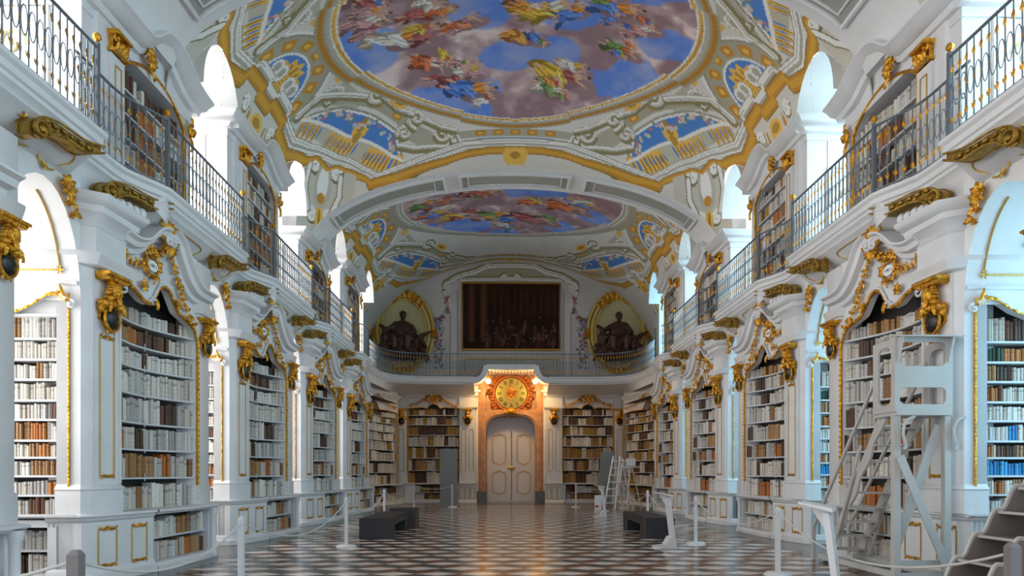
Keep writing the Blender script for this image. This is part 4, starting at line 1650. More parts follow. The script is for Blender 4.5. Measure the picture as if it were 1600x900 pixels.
    make_case(n0, FN, 0.1, 1.2, [.13, .45], (lambda a: .76), (lambda a: -.1), s, 'niche_low', MIX_WHITE, (.045, .07), depth=.2, back=.3, rng=random.Random(51 + s), n_mid=False)
    mark_books(st, [0, 1])
    M = MB()
    M.mat('white')
    rows = []
    for i in range(25):
        a = 1.36 * i / 24
        rows.append([FN(a, topN(a) - .02, -.1), FN(a, topN(a) - .02, 0), FN(a, 4.0, 0)])
    M.grid(rows)
    M.fbox(FN, 1.2, 1.42, 0, .86, -.2, 0)
    M.fbox(FN, 0, .1, 0, .86, -.2, 0)
    M.fbox(FN, 0.1, 1.2, .76, .86, -.2, 0)
    M.fbox(FN, 0, 1.42, 0, .12, -.3, 0.03)
    M.build('frame', n0, s)
    if s < 0:
        M = MB()
        M.mat('white')
        M.fprism(FN, [(0, 3.6), (1.36, 3.6), (1.36, 3.92), (0, 3.92)], -.14, -.05)
        M.fprism(FN, [(0, 3.585), (1.36, 3.585), (1.36, 3.62), (0, 3.62)], -.14, .0)
        M.build('top_board', n0, s)
    M = MB()
    M.mat('white')
    M.fsweep(FN, [(-.05, .91), (1.5, .91)], [(-.025, -.1), (-.025, .06), (.0, .09), (.025, .09), (.025, -.1)])
    M.build('ledge', n0, s)
    gilt_frame(n0, FN, [(1.37, .95), (1.37, 3.74)], s, .017, d=.012)
    M = MB()
    M.mat('white')
    tp = [(a / 20 * 1.36, topN(a / 20 * 1.36)) for a in range(21)]
    M.ftube(FN, tp, .032, .04, 6)
    M.volute(FN, .45, 3.76, .07, 1.2, -PI / 2, 1, .025, .04)
    M.volute(FN, 1.42, 3.74, .06, 1.2, PI / 2, -1, .025, .04)
    M.mat('gold')
    M.ftube(FN, [(p[0], p[1] - .03) for p in tp], .012, .06, 5)
    for i in range(2, 19, 2):
        M.leaf(FN, tp[i][0], tp[i][1] - .01, .2, .07, .03, .065, .01)
    M.leaf(FN, 1.34, 3.78, PI / 2 + .25, .24, .06, .03, .04)
    M.leaf(FN, 1.36, 3.78, PI / 2 - .4, .12, .05, .03, .03)
    M.leaf(FN, 1.3, 3.88, PI + .1, .2, .05, .05, .03)
    M.build('scroll_crest', n0, s)
    # gold lines on the vault face above
    M = MB()
    M.mat('gold_line')

    def VP_(x, ph, d=.015):
        return (x, y - .75 + (.75 - d) * math.cos(ph), 3.8 + (1.35 - d) * math.sin(ph))
    lp_ = [VP_(6.22 + 1.5 * i / 8, .30) for i in range(9)] + [VP_(7.72, .30 + .9 * i / 8) for i in range(1, 9)]
    M.tube(lp_, .013, 5)
    M.tube([VP_(6.22, .30 + .95 * i / 12) for i in range(13)], .013, 5)
    M.tube([VP_(6.75, .62 + .6 * i / 8) for i in range(9)], .011, 5)
    M.tube([VP_(6.75 + .9 * i / 6, .62) for i in range(7)], .011, 5)
    for xx, ph in ((6.22, .30), (6.75, .62), (7.0, .30)):
        for q in range(6):
            an = 2 * PI * q / 6
            a_, b_ = VP_(xx, ph), VP_(xx + .06 * math.cos(an), ph + .05 * math.sin(an), .03)
            M.tube([a_, b_], [.016, .006], 5)
    M.mat('white')
    M.fsweep(FN, [(0, 4.02), (1.5, 4.02)], [(-.03, 0), (-.02, .04), (.02, .06), (.03, 0)])
    M.build('gilt_lines', n0, s)

    # =============== copies down the hall
    for k in (-1, 1, 2, 3):
        dup(p0, BAY * k, label='white pier with gilt bust and gold-lined panels, ' + kpos(k, s))
        dup(c0, BAY * k, label='tall dark-backed bookcase under a gilded crest facing the hall, ' + kpos(k, s))
        if k > 0:
            dup(n0, BAY * k, label='%s narrow bookcase on the window side of a pier, %s' % ('sunlit white' if s < 0 else 'bluish', kpos(k, s)))

    # =============== upper level: two kinds of crown height
    for par in (0, 1):
        k0 = 0 if par == 0 else 1
        yy = Y0 + BAY * k0
        dh = 0.0 if par == 0 else 0.66
        CR = 8.28 + dh
        u0 = thing('upper_bookcase', 'arched upper bookcase behind the gallery rail, ' + kpos(k0, s), 'bookcase', (s * 6.15, yy + 1.2, H_GAL), 'arched bookcases on the gallery')
        FU = Frame((6.15, yy + 1.3), (0, 1))

        def topU(a, dh=dh):
            return 7.70 + dh + .38 * math.sin(PI * max(0, min(1, a / 2.0))) ** .7
        hsu = [5.98 + .37 * i for i in range(5 if par == 0 else 7)]
        st = len(BOOKS)
        make_case(u0, FU, 0, 2.0, hsu, topU, (lambda a: -.04), s, 'upper', [(BROWN, 3), (CREAM, 3), (TAN, 3), (ORANGE, 2), (PALE, 1)] if s < 0 else MIX_HALL, (.05, .09), depth=.18, back=.28, rng=random.Random(61 + par), n_mid=False)
        mark_books(st, ([-2, 0, 2] if par else [0, 2]))
        M = MB()
        M.mat('white')
        rows = []
        for i in range(31):
            a = 2.3 * i / 30
            aa = min(a, 2.0)
            t_ = topU(aa) if a <= 2.0 else 5.96
            rows.append([FU(a, t_, -.15), FU(a, t_, 0), FU(a, CR + .3, 0)])
        M.grid(rows)
        M.prism([(6.15, yy + .3), (6.15, yy + .55), (6.1, yy + .6), (6.1, yy + 1.22), (6.15, yy + 1.3), (6.58, yy + 1.3), (6.58, yy + .3)], H_GAL, CR)
        M.prism([(6.165, yy + 3.31), (6.165, yy + 3.62), (8.1, yy + 3.62), (8.1, yy + 3.3)], H_GAL, CR - .3)
        M.build('facade', u0, s)
        # gilt capital
        FC = Frame((6.1, yy + .84), (0, 1))
        M = MB()
        M.mat('white')
        M.fbox(FC, .0, .36, H_GAL, 7.64 + dh, 0, .05)
        M.build('pilaster', u0, s)
        M = MB()
        panel_lines(M, FC, .10, .26, 6.3, 7.5 + dh, d=.06, r=.009, notch=.0, crest=False)
        M.build('gilt_panel', u0, s)
        M = MB()
        M.mat('gold')
        cb = 7.66 + dh
        M.fprism(FC, [(-.01, cb), (.37, cb), (.38, cb + .04), (-.02, cb + .04)], 0, .13)
        M.fprism(FC, [(.0, cb + .25), (.36, cb + .25), (.39, cb + .3), (-.03, cb + .3)], 0, .17)
        M.fbox(FC, .02, .34, cb, cb + .27, 0, .07)
        for sg in (.055, .305):
            M.volute(FC, sg, cb + .2, .065, 1.3, PI / 2, 1 if sg < .2 else -1, .024, .1)
        for q in (.06, .14, .22, .30):
            M.leaf(FC, q, cb + .03, PI / 2, .16, .08, .08, .05)
        M.ball((.18, cb + .16, .11), (.045, .06, .045), 8, 6, FC)
        M.build('gilt_capital', u0, s)
        # opening frame
        pts = [(0, H_GAL + .05), (0, 7.6 + dh)] + [(2.0 * i / 20, topU(2.0 * i / 20)) for i in range(21)] + [(2.0, 7.6 + dh), (2.0, H_GAL + .05)]
        gilt_frame(u0, FU, pts, s, .03, beads=False)
        # crown: cornice straight then sweeping down to the far end
        M = MB()
        M.mat('white')
        path = [(-1.15, CR - .08), (.0, CR - .08), (.1, CR - .07)] + smooth_path([(.3, CR - .06), (.5, CR + .06), (.8, CR + .3), (1.15, CR + .36), (1.5, CR + .26), (1.9, CR + .08), (2.45, CR + .02)], 4)
        prof = [(-.14, -.02), (-.13, .1), (-.05, .14), (-.03, .24), (.04, .3), (.09, .38), (.13, .38), (.13, -.02)]
        M.fsweep(FU, path, prof)
        ret = [(7.4, yy + .28), (6.15, yy + .28), (6.14, yy + .4)]
        M.sweep(ret, [(-.02, CR - .22), (.1, CR - .21), (.14, CR - .13), (.24, CR - .11), (.3, CR - .04), (.38, CR + .01), (.38, CR + .05), (-.05, CR + .06)])
        M.prism([(6.13, yy + .27), (6.13, yy + 3.63), (8.1, yy + 3.63), (8.1, yy + .27)], CR - .35, CR - .1)
        M.build('cornice', u0, s)
        M = MB()
        M.mat('gold')
        for q in range(9):
            M.leaf(FU, .6, topU(.6) + .13, 2 * PI * q / 9, .17, .11, .08, .09, .5)
        M.ball((.6, topU(.6) + .13, .15), .07, 8, 6, FU)
        M.volute(FU, .5, topU(.5) + .22, .07, 1.2, 0, 1, .026, .08)
        M.volute(FU, .76, topU(.76) + .06, .07, 1.2, PI, 1, .026, .08)
        M.leaf(FU, .66, topU(.66) + .08, -.9, .26, .09, .06, .04)
        M.build('gilt_rosette', u0, s)
        M = MB()
        M.mat('gold')
        M.volute(FU, 2.16, 7.75 + dh, .11, 1.3, PI / 2, 1, .045, .1)
        M.leaf(FU, 2.12, 7.66 + dh, -PI / 2, .3, .13, .06, .06)
        M.leaf(FU, 2.2, 7.85 + dh, PI / 2 + .4, .16, .1, .06, .05)
        M.build('gilt_scroll', u0, s)
        # painted panel mouldings on the near face of the pier
        FNU = Frame((7.9, yy + .3), (-1, 0))
        M = MB()
        M.mat('white')
        loop = [(.3, H_GAL + .3), (1.3, H_GAL + .3), (1.3, 8.0), (.3, 8.0)]
        M.ftube(FNU, loop, .03, .01, 5, closed=True)
        M.ftube(FNU, [(.38, H_GAL + .38), (1.22, H_GAL + .38), (1.22, 7.92), (.38, 7.92)], .015, .01, 5, closed=True)
        M.mat('niche_inner')
        M.volute(FNU, .8, 7.4, .22, 1.3, 0, 1, .03, .01)
        M.volute(FNU, .75, 6.9, .18, 1.2, PI, -1, .03, .01)
        M.build('panel_moulding', u0, s)
        for k in ((2,) if par == 0 else (-1, 3)):
            dup(u0, BAY * (k - k0), label='arched upper bookcase behind the gallery rail, ' + kpos(k, s))

# ------------------------------------------------------------------ gallery: slab, fascia and cove on each side
def s_curve(y0):
    return [(5.92, y0 + .62), (5.90, y0 + .85), (5.80, y0 + 1.1), (5.68, y0 + 1.35), (5.6, y0 + 1.55)]


GP = [(5.6, -6.5), (5.6, Y0 - 5.25)]
for k in range(-1, 4):
    y0 = Y0 + BAY * k
    GP += [(5.92, y0 - .22)] + s_curve(y0)
    if k < 3:
        GP += [(5.6, y0 + 4.74)]
APSE = smooth_path([(5.62, 27.1), (5.86, 28.2), (5.87, 29.3), (5.78, 30.5), (5.4, 31.5), (4.7, 32.0), (3.9, 32.2)], 6)
GP += APSE + [(1.75, 32.2)]
FASC = [(-.45, 5.95), (.05, 5.95), (.09, 5.93), (.09, 5.88), (.05, 5.84), (.05, 5.76), (.02, 5.74), (.02, 5.69), (-.03, 5.65), (-.05, 5.6)]
for s in (-1, 1):
    M = MB()
    M.mat('white')
    M.sweep(GP, FASC)
    inner = offset_path(GP, -.05)
    rows = []
    for (x, y) in inner:
        if y < 27.5:
            wx, wy = 6.02, y
        elif x > 4.6:
            t = min(1, (y - 27.5) / 5.0)
            wx, wy = 6.1 - .5 * t, y + (33.6 - 32.2) * max(0, (5.9 - x)) / 1.3
        else:
            wx, wy = x, 33.75
        rows.append([(x + (wx - x) * t, y + (wy - y) * t, 5.6 - .32 * (1 - math.cos(t * PI / 2)) ** .6) for t in (0, .2, .4, .6, .8, 1.0)])
    M.grid(rows)
    # floor of the gallery
    fl = [(x, y) for x, y in offset_path(GP, -.3)]
    M.add([(x, y, 5.95) for x, y in fl] + [((8.2 if y < 31.2 and x > 5 else max(x, 1.7) if x < 5 else 8.2), (y if y < 31.2 else 34.6), 5.95) for x, y in fl],
          [(i, i + 1, len(fl) + i + 1, len(fl) + i) for i in range(len(fl) - 1)])
    M.build('trim_%d' % (5 + (s > 0)), side=s, kind='structure')
# plain wall below the gallery between the niche spandrels is part of the piers; soffit lines and leaf clusters
for s in (-1, 1):
    y = Y0
    q0 = thing('gilt_leaf_ornament', 'gilt leaf spray and gold lines under the gallery beside a window niche, ' + kpos(0, s), 'ornament', (s * 5.98, y + 3.4, 5.0), 'gilt sprays under the gallery')
    FS = Frame((5.97, y + 3.3), (0, 1))
    M = MB()
    M.mat('gold')
    rg = random.Random(4)
    M.garland(FS, [(1.25, 5.22), (1.4, 5.0), (1.5, 4.75)], .14, .03, .1, rg)
    M.rosette(FS, 1.3, 5.15, .16, .05, 8)
    M.build('leaf_spray', q0, s)
    M = MB()
    M.mat('gold_line')
    M.ftube(FS, smooth_path([(.1, 5.3), (.5, 5.32), (.75, 5.38), (.9, 5.25), (1.1, 5.28)], 4), .014, .02, 5)
    M.rosette(FS, .9, 5.25, .06, .03, 5)
    zc = (lambda x: 5.6 - .32 * (1 - math.cos(PI / 2 * max(0, min(1, (x - 5.65) / .37)))) ** .6 - .012)
    for pts in ([(5.74, y + 1.75), (5.74, y + 3.0), (5.80, y + 3.2), (5.90, y + 3.1)], [(5.74, y + 3.55), (5.74, y + 4.4), (5.82, y + 4.55), (5.92, y + 4.45)]):
        M.tube([(a_, b_, zc(a_)) for a_, b_ in smooth_path(pts, 5)], .011, 5)
        for q in range(5):
            an = 2 * PI * q / 5
            c_ = pts[0]
            M.tube([(c_[0], c_[1], zc(c_[0])), (c_[0] + .05 * math.cos(an), c_[1] + .07 * math.sin(an), zc(c_[0] + .05 * math.cos(an)))], [.015, .005], 5)
    M.build('gold_line', q0, s)
    for k in (-1, 1, 2):
        dup(q0, BAY * k, label='gilt leaf spray and gold lines under the gallery beside a window niche, ' + kpos(k, s))

    # consoles
    def console(o, e, label, flip=False):
        L = math.hypot(e[0] - o[0], e[1] - o[1])
        FF = Frame(o, (e[0] - o[0], e[1] - o[1]))
        c = thing('gilt_console', label, 'bracket', (s * o[0], o[1], 5.2), 'gilt scroll consoles carrying the gallery')
        up = smooth_path([(0, 5.40), (L * .12, 5.52), (L * .35, 5.58), (L * .7, 5.58), (L, 5.66)], 4)
        dn = smooth_path([(L, 5.58), (L * .75, 5.45), (L * .5, 5.46), (L * .28, 5.42), (L * .1, 5.27), (0, 5.26)], 4)
        M = MB()
        M.mat('gold_old')
        M.fprism(FF, up + dn, .0, .13)
        for d in (-.04, .18):
            M.volute(FF, .1, 5.36, .12, 1.5, 0, 1, .03, d)
            M.ftube(FF, up, .016, d, 5)
            M.ftube(FF, dn, .016, d, 5)
        for i in range(6):
            M.ball((L * (.2 + .12 * i), 5.53, .15), (.06, .035, .03), 7, 5, FF)
            M.ball((L * (.2 + .12 * i), 5.47, .165), .018, 6, 4, FF)
        M.build('scroll', c, s)
        if not flip:
            M = MB()
            M.mat('white')
            for i in range(5):
                M.leaf(FF, L * .72, 5.5, -.5 + .35 * i, .3, .12, .12, .09, -.5)
            M.volute(FF, L * .96, 5.6, .09, 1.2, PI, -1, .03, .12)
            M.build('acanthus', c, s)
            M = MB()
            M.mat('white')
            for i in range(5):
                M.ball((.25 + .13 * i, 5.3, .08), (.07, .09 - .01 * (i % 2), .09), 8, 6, FF)
            M.build('turned_drop', c, s)
        return c
    ca = console((5.92, y + .2), (5.62, y + 1.5), 'white and gold scroll console on the pier crown, ' + kpos(0, s))
    cb = console((5.72, y + 3.45), (5.60, y + 4.6), 'small gilded scroll console under the projecting gallery corner, ' + kpos(0, s), True)
    for k in (-1, 1, 2, 3):
        dup(ca, BAY * k, label='white and gold scroll console on the pier crown, ' + kpos(k, s))
        if k < 3:
            dup(cb, BAY * k, label='small gilded scroll console under the projecting gallery corner, ' + kpos(k, s))

# ------------------------------------------------------------------ railings
RB = 5.955
M = MB()
M.mat('iron')
M.tube([(0, 0, .03), (0, 0, 1.05)], .012, 4)
M.tube([(0.065 + .055 * math.cos(2 * PI * i / 14), 0, .53 + .17 * math.sin(2 * PI * i / 14)) for i in range(14)], .008, 4, closed=True)
BAL_ME = M.build('baluster', origin=(0, 0, 0))
M = MB()
M.mat('gold')
FB = Frame((0, 0), (1, 0))
for b_, r_ in ((.53, .017), (.33, .011), (.98, .01)):
    M.ball((0, b_, 0), r_, 6, 4, FB)
M.ball((.125, .53, 0), .013, 5, 3, FB)
for sg in (1, -1):
    M.leaf(FB, 0, .14, PI / 2 - sg * .7, .085, .026, .0, .008, sg * .5)
    M.leaf(FB, 0, .92, -PI / 2 + sg * .6, .09, .026, .0, .008, -sg * .5)
M.leaf(FB, 0, .12, PI / 2, .12, .028, .0, .008)
M.leaf(FB, 0, .9, -PI / 2, .11, .028, .0, .008)
GIL_ME = M.build('gilding', origin=(0, 0, 0))
M = MB()
M.mat('iron')
M.box(-.028, .028, -.028, .028, 0, 1.12)
POST_ME = M.build('post', origin=(0, 0, 0))
M = MB()
M.mat('gold')
M.lathe([(.0, 1.11), (.03, 1.12), (.02, 1.14), (.05, 1.17), (.055, 1.2), (.03, 1.24), (.0, 1.25)], (0, 0, 0), 8)
FIN_ME = M.build('finial', origin=(0, 0, 0))
for o in (BAL_ME, GIL_ME, POST_ME, FIN_ME):
    bpy.data.objects.remove(o, do_unlink=False) if False else COL.objects.unlink(o)


def rail(path, s, label, posts=(0, -1), step=.135):
    P = [Vector((x * s, y)) for x, y in path]
    org = (P[0].x, P[0].y, RB)
    t = thing('railing', label, 'railing', org, 'wrought iron gallery railings')
    for nm, h, r in (('top_rail', 1.06, .022), ('bottom_rail', .04, .014)):
        M = MB()
        M.mat('iron')
        M.tube([(p.x, p.y, RB + h) for p in P], r, 6)
        M.build(nm, t)
    L = [0]
    for i in range(len(P) - 1):
        L.append(L[-1] + (P[i + 1] - P[i]).length)
    n = max(2, int(L[-1] / step))
    for j in range(n):
        d = L[-1] * (j + .5) / n
        i = max(q for q in range(len(L) - 1) if L[q] <= d)
        f = (d - L[i]) / (L[i + 1] - L[i])
        p = P[i] + (P[i + 1] - P[i]) * f
        dr = (P[i + 1] - P[i])
        b = bpy.data.objects.new('baluster', BAL_ME.data)
        COL.objects.link(b)
        b.parent = t
        b.location = (p.x - org[0], p.y - org[1], 0)
        b.rotation_euler.z = math.atan2(dr.y, dr.x)
        g = bpy.data.objects.new('gilding', GIL_ME.data)
        COL.objects.link(g)
        g.parent = b
    for q in posts:
        p = P[q]
        b = bpy.data.objects.new('post', POST_ME.data)
        COL.objects.link(b)
        b.parent = t
        b.location = (p.x - org[0], p.y - org[1], 0)
        g = bpy.data.objects.new('finial', FIN_ME.data)
        COL.objects.link(g)
        g.parent = b
    return t


for s in (-1, 1):
    for k in range(-2, 4):
        y0 = Y0 + BAY * k
        if k < 3:
            rail([(5.6, y0 + (1.6 if k > -2 else 3.2)), (5.6, y0 + 4.72)], s, 'straight projecting railing run above the window niche, ' + (kpos(k, s) if k > -2 else 'top %s corner of the picture' % SIDE[s]), posts=(0, -1) if k > -2 else (-1,))
        if k > -2:
            rail([(5.92, y0 - .2)] + s_curve(y0), s, 'receding curved railing run over the pier, ' + kpos(k, s), posts=())
    rail(APSE, s, 'curved railing run rounding the %s far corner' % SIDE[s], posts=(0,))
rail([(3.85, 32.2), (-3.85, 32.2)], 1, 'long straight railing across the end wall above the clock', posts=(), step=.15)
for me in (BAL_ME, GIL_ME, POST_ME, FIN_ME):
    bpy.data.objects.remove(me)

# ------------------------------------------------------------------ end wall
FE = Frame((0, 33.9), (-1, 0))          # a = -x
M = MB()
M.mat('white_wall')
for x0, x1 in ((-8.2, -1.62), (1.62, 8.2)):
    M.box(x0, x1, 34.25, 35.6, 0, 5.9)
M.box(-1.7, 1.7, 34.75, 35.6, 4.75, 6.5)
M.box(-1.7, 1.7, 35.2, 35.6, 0, 4.75)
M.box(-8.2, 8.2, 34.62, 35.6, 5.9, 12.6)
# pendants of the orange door surround
M.mat('marble_orange')
M.box(-1.64, -1.26, 34.3, 35.4, .55, 6.0)
M.box(1.26, 1.64, 34.3, 35.4, .55, 6.0)
M.box(-1.64, 1.64, 34.5, 34.76, 4.45, 6.45)
M.mat('marble_dark')
M.box(-1.68, -1.22, 34.2, 35.4, 0, .57)
M.box(1.22, 1.68, 34.2, 35.4, 0, .57)
M.build('wall_end', kind='structure')
# arched surround of the door
M = MB()
M.mat('marble_orange')


def door_arch(r):
    return [(-1.22 - r, .55)] + [(-1.22 - r, 3.4)] + [((-1.22 - r) * math.cos(t) if False else (-(1.22 + r) * (abs(math.cos(t)) ** .55) * (1 if math.cos(t) > 0 else -1)), 3.45 + (.85 + r) * math.sin(t) ** .8) for t in [PI * i / 20 for i in range(21)]] + [(1.22 + r, 3.4), (1.22 + r, .55)]


A1, A2 = door_arch(0), door_arch(.3)
n = len(A1)
for d0, d1, q1, q2 in ((0, .12, A1, A2), (.12, .2, door_arch(.08), door_arch(.2))):
    vs = [FE(a, b, -.45 + d1) for a, b in q1] + [FE(a, b, -.45 + d1) for a, b in q2]
    M.add(vs, [(i, i + 1, n + i + 1, n + i) for i in range(n - 1)])
    for qq in (q1, q2):
        M.add([FE(a, b, -.45 + d1) for a, b in qq] + [FE(a, b, -1.3 if qq is A1 else -.45) for a, b in qq], [(i, i + 1, n + i + 1, n + i) for i in range(n - 1)])
# spandrel infill above the arch
M.add([FE(a, b, -.36) for a, b in A2] + [FE(a, 4.6 if b > 3.4 else b, -.36) for a, b in A2], [(i, i + 1, n + i + 1, n + i) for i in range(n - 1)])
sr = M.build('trim_10', kind='structure')
# keystone shell
M = MB()
M.mat('gold')
for q in range(9):
    M.leaf(FE, 0, 4.42, PI * q / 8, .3, .14, -.2, .1)
M.ball((0, 4.5, -.12), .14, 8, 6, FE)
for sg in (1, -1):
    M.volute(FE, sg * .25, 4.42, .1, 1.2, 0, sg, .04, -.2)
o = M.build('keystone_shell', smooth=40)
o['label'] = 'gilt shell keystone between the door arch and the clock'
o['category'] = 'ornament'

# the double door
D = MB()
D.mat('door_paint')
FD = Frame((0.04, 34.98), (-1, 0))
D.fbox(FD, -1.24, 1.24, 3.72, 4.35, -.1, 0)
D.fbox(FD, -1.24, 1.24, 3.68, 3.74, -.1, .03)
door = D.build('door_1', kind='structure')
for sg in (-1, 1):
    L = MB()
    L.mat('door_paint')
    L.fbox(FD, min(sg * .004, sg * 1.24), max(sg * .004, sg * 1.24), .0, 3.68, -.06, .03)
    leaf_ = L.build('door_leaf', door)
    for (b0, b1) in ((.35, 1.6), (1.85, 3.45)):
        L = MB()
        L.mat('gold_line')
        c = sg * .62
        w = .36
        loop = [(c - w, b0 + .25), (c - w, b1 - .25), (c - w * .8, b1 - .1), (c - w * .35, b1 - .08), (c, b1), (c + w * .35, b1 - .08), (c + w * .8, b1 - .1), (c + w, b1 - .25),
                (c + w, b0 + .25), (c + w * .8, b0 + .1), (c + w * .35, b0 + .08), (c, b0), (c - w * .35, b0 + .08), (c - w * .8, b0 + .1)]
        L.ftube(FD, loop, .016, .035, 5, closed=True)
        L.ftube(FD, [(c + (a - c) * .82, (b0 + b1) / 2 + (b - (b0 + b1) / 2) * .94) for a, b in loop], .01, .035, 5, closed=True)
        L.build('gilt_panel', leaf_)
L = MB()
L.mat('iron')
L.fbox(FD, -.03, .03, .1, 3.6, .03, .05)
L.build('meeting_strip', door)
L = MB()
L.mat('gilt_frame')
L.ball((0, 1.72, .06), (.2, .1, .03), 12, 6, FD)
L.ball((0, 1.72, .1), (.05, .05, .04), 8, 6, FD)
L.build('lock_plate', door)

# end bookcases and pilasters, both sides of the door
for s in (-1, 1):
    SN_ = 'left' if s < 0 else 'right'
    FR = Frame((5.03, 33.9), (-1, 0))
    c = thing('end_bookcase', 'frontal bookcase on the end wall, %s of the door' % SN_, 'bookcase', (s * 3.78, 33.9, 0), 'bookcases on the end wall')

    def topE(a):
        return lerp_path([(0, 4.62), (.7, 4.68), (.95, 4.62), (1.0, 4.75), (1.25, 4.86), (1.5, 4.75), (1.55, 4.62), (1.8, 4.68), (2.5, 4.62)], a)
    st = len(BOOKS)
    make_case(c, FR, 0, 2.5, [.98, 1.6, 2.2, 2.8, 3.33, 3.83, 4.3], topE, (lambda a: -.05), s, 'end', MIX_END, (.06, .1), depth=.15, back=.26, rng=random.Random(71 + s))
    make_case(c, FR, .3, 2.3, [.18, .52], (lambda a: .9), (lambda a: -.05), s, 'end', MIX_END, (.06, .1), depth=.15, back=.26, rng=random.Random(81 + s), n_mid=False)
    for bk in BOOKS[st:]:
        bk['solo'] = True
    M = MB()
    M.mat('white')
    rows = []
    for i in range(31):
        a = 2.5 * i / 30
        rows.append([FR(a, topE(a), -.2), FR(a, topE(a), 0), FR(a, 5.5, 0)])
    M.grid(rows)
    M.fbox(FR, -.1, .3, 0, .9, -.3, 0)
    M.fbox(FR, 2.3, 2.6, 0, .9, -.3, 0)
    M.fbox(FR, -.1, 2.6, 0, .16, -.3, .04)
    M.build('facade', c, s)
    M = MB()
    M.mat('white')
    M.fsweep(FR, [(-.1, .93), (2.6, .93)], [(-.03, -.26), (-.03, .05), (0, .09), (.03, .09), (.03, -.26)])
    M.build('ledge', c, s)
    M = MB()
    M.mat('white')
    prof = [(-.09, 0), (-.07, .08), (0, .12), (.04, .2), (.09, .2), (.1, 0)]
    M.fsweep(FR, smooth_path([(-.1, 5.2), (.4, 5.2), (.8, 5.32), (1.25, 5.5), (1.7, 5.32), (2.1, 5.2), (2.6, 5.2)], 5), prof)
    M.build('pediment', c, s)
    gilt_frame(c, FR, [(0, 1.0), (0, 4.6)] + [(2.5 * i / 24, topE(2.5 * i / 24)) for i in range(25)] + [(2.5, 1.0)], s, .025, beads=False)
    M = MB()
    M.mat('gold')
    rg = random.Random(6)
    M.garland(FR, smooth_path([(.1, 4.75), (.45, 4.85), (.8, 5.05), (1.0, 5.25)], 4), .1, .06, .12, rg)
    M.garland(FR, smooth_path([(2.4, 4.75), (2.05, 4.85), (1.7, 5.05), (1.5, 5.25)], 4), .1, .06, .12, rg)
    for q in range(12):
        an = 2 * PI * q / 12
        M.leaf(FR, 1.25 + .3 * math.cos(an), 5.08 + .12 * math.sin(an), an, .16, .1, .1, .05)
    M.rosette(FR, 1.25, 5.08, .2, .1, 8)
    M.garland(FR, [(1.0, 5.42), (1.5, 5.42)], .12, .15, .1, rg)
    M.build('gilt_crest', c, s)
    for xa, nm in ((5.33, 'between the end bookcase and the %s corner' % SN_), (2.12, 'beside the door, %s side' % SN_)):
        w = .25 if xa > 3 else .38
        p = thing('pilaster', 'white pilaster with gilt bust ' + nm, 'pilaster', (s * xa, 33.8, 0), 'pilasters of the end wall')
        FQ = Frame((xa + w, 33.82), (-1, 0))
        M = MB()
        M.mat('white')
        M.fbox(FQ, 0, 2 * w, .95, 5.0, -.4, 0)
        M.fbox(FQ, -.03, 2 * w + .03, .95, 1.45, -.4, .04)
        M.build('shaft', p, s)
        M = MB()
        M.mat('white')
        M.fbox(FQ, -.05, 2 * w + .05, 0, .95, -.4, .06)
        M.fsweep(FQ, [(-.1, .93), (2 * w + .1, .93)], [(-.03, 0), (-.03, .1), (.03, .14), (.03, 0)])
        M.fsweep(FQ, [(-.08, .08), (2 * w + .08, .08)], [(-.08, 0), (-.08, .13), (.03, .12), (.08, .07)])
        M.build('pedestal', p, s)
        M = MB()
        M.mat('white')
        pth = [(xa + w + .03, 34.2), (xa + w + .03, 33.8), (xa - w - .03, 33.8), (xa - w - .03, 34.2)]
        M.prism(pth, 4.6, 5.5)
        M.sweep(pth, [(0, 4.6), (.06, 4.64), (.08, 4.72), (0, 4.75)])
        M.sweep(pth, [(0, 5.15), (.05, 5.2), (.12, 5.28), (.13, 5.36), (.22, 5.42), (.22, 5.5), (-.1, 5.52)])
        M.build('entablature', p, s)
        M = MB()
        if xa > 3:
            panel_lines(M, FQ, .13, 2 * w - .13, 1.55, 3.6, r=.012, crest=False)
            panel_lines(M, FQ, .12, 2 * w - .12, .2, .8, d=.07, r=.012, crest=False)
        else:
            for q in (.1, .46):
                panel_lines(M, FQ, q, q + .2, 1.55, 3.6, r=.012, crest=False)
            for q in (.02, .28, .54):
                panel_lines(M, FQ, q, q + .2, .2, .8, d=.07, r=.012, crest=False)
        M.build('gilt_panel', p, s)
        bust(p, FQ, w, 4.55, s, 1.15)
    # concave bookcase in the rounded corner
    c = thing('corner_bookcase', 'curved bookcase in the %s far corner under a gilded crest' % SN_, 'bookcase', (s * 5.8, 30.5, 0), 'bookcases of the far corners')
    FC = Frame((6.0, 28.35), (-.62, 5.0))
    Lc = math.hypot(.62, 5.0)
    sag = (lambda a: -.06 - .45 * math.sin(PI * max(0, min(1, a / (Lc - .1)))))

    def topC(a):
        return lerp_path([(0, 4.35), (1.2, 4.4), (1.9, 4.35), (2.1, 4.6), (2.5, 4.75), (2.9, 4.6), (3.1, 4.35), (4.0, 4.4), (5, 4.3)], a)
    st = len(BOOKS)
    make_case(c, FC, .1, Lc - .15, [.95, 1.5, 2.05, 2.55, 3.0, 3.4, 3.8, 4.1], topC, sag, s, 'corner', [(CREAM, 4), (GOLDB, 2), (BROWN, 2), (PALE, 3)], (.09, .14), depth=.2, back=.3, rng=random.Random(91 + s))
    make_case(c, FC, .3, Lc - .4, [.15, .52], (lambda a: .86), (lambda a: sag(a) + .2), s, 'corner', [(CREAM, 4), (GOLDB, 2), (BROWN, 2)], (.09, .14), depth=.2, back=.3, rng=random.Random(95 + s), n_mid=False)
    for bk in BOOKS[st:]:
        bk['solo'] = True
    M = MB()
    M.mat('white')
    rows = []
    rows2 = []
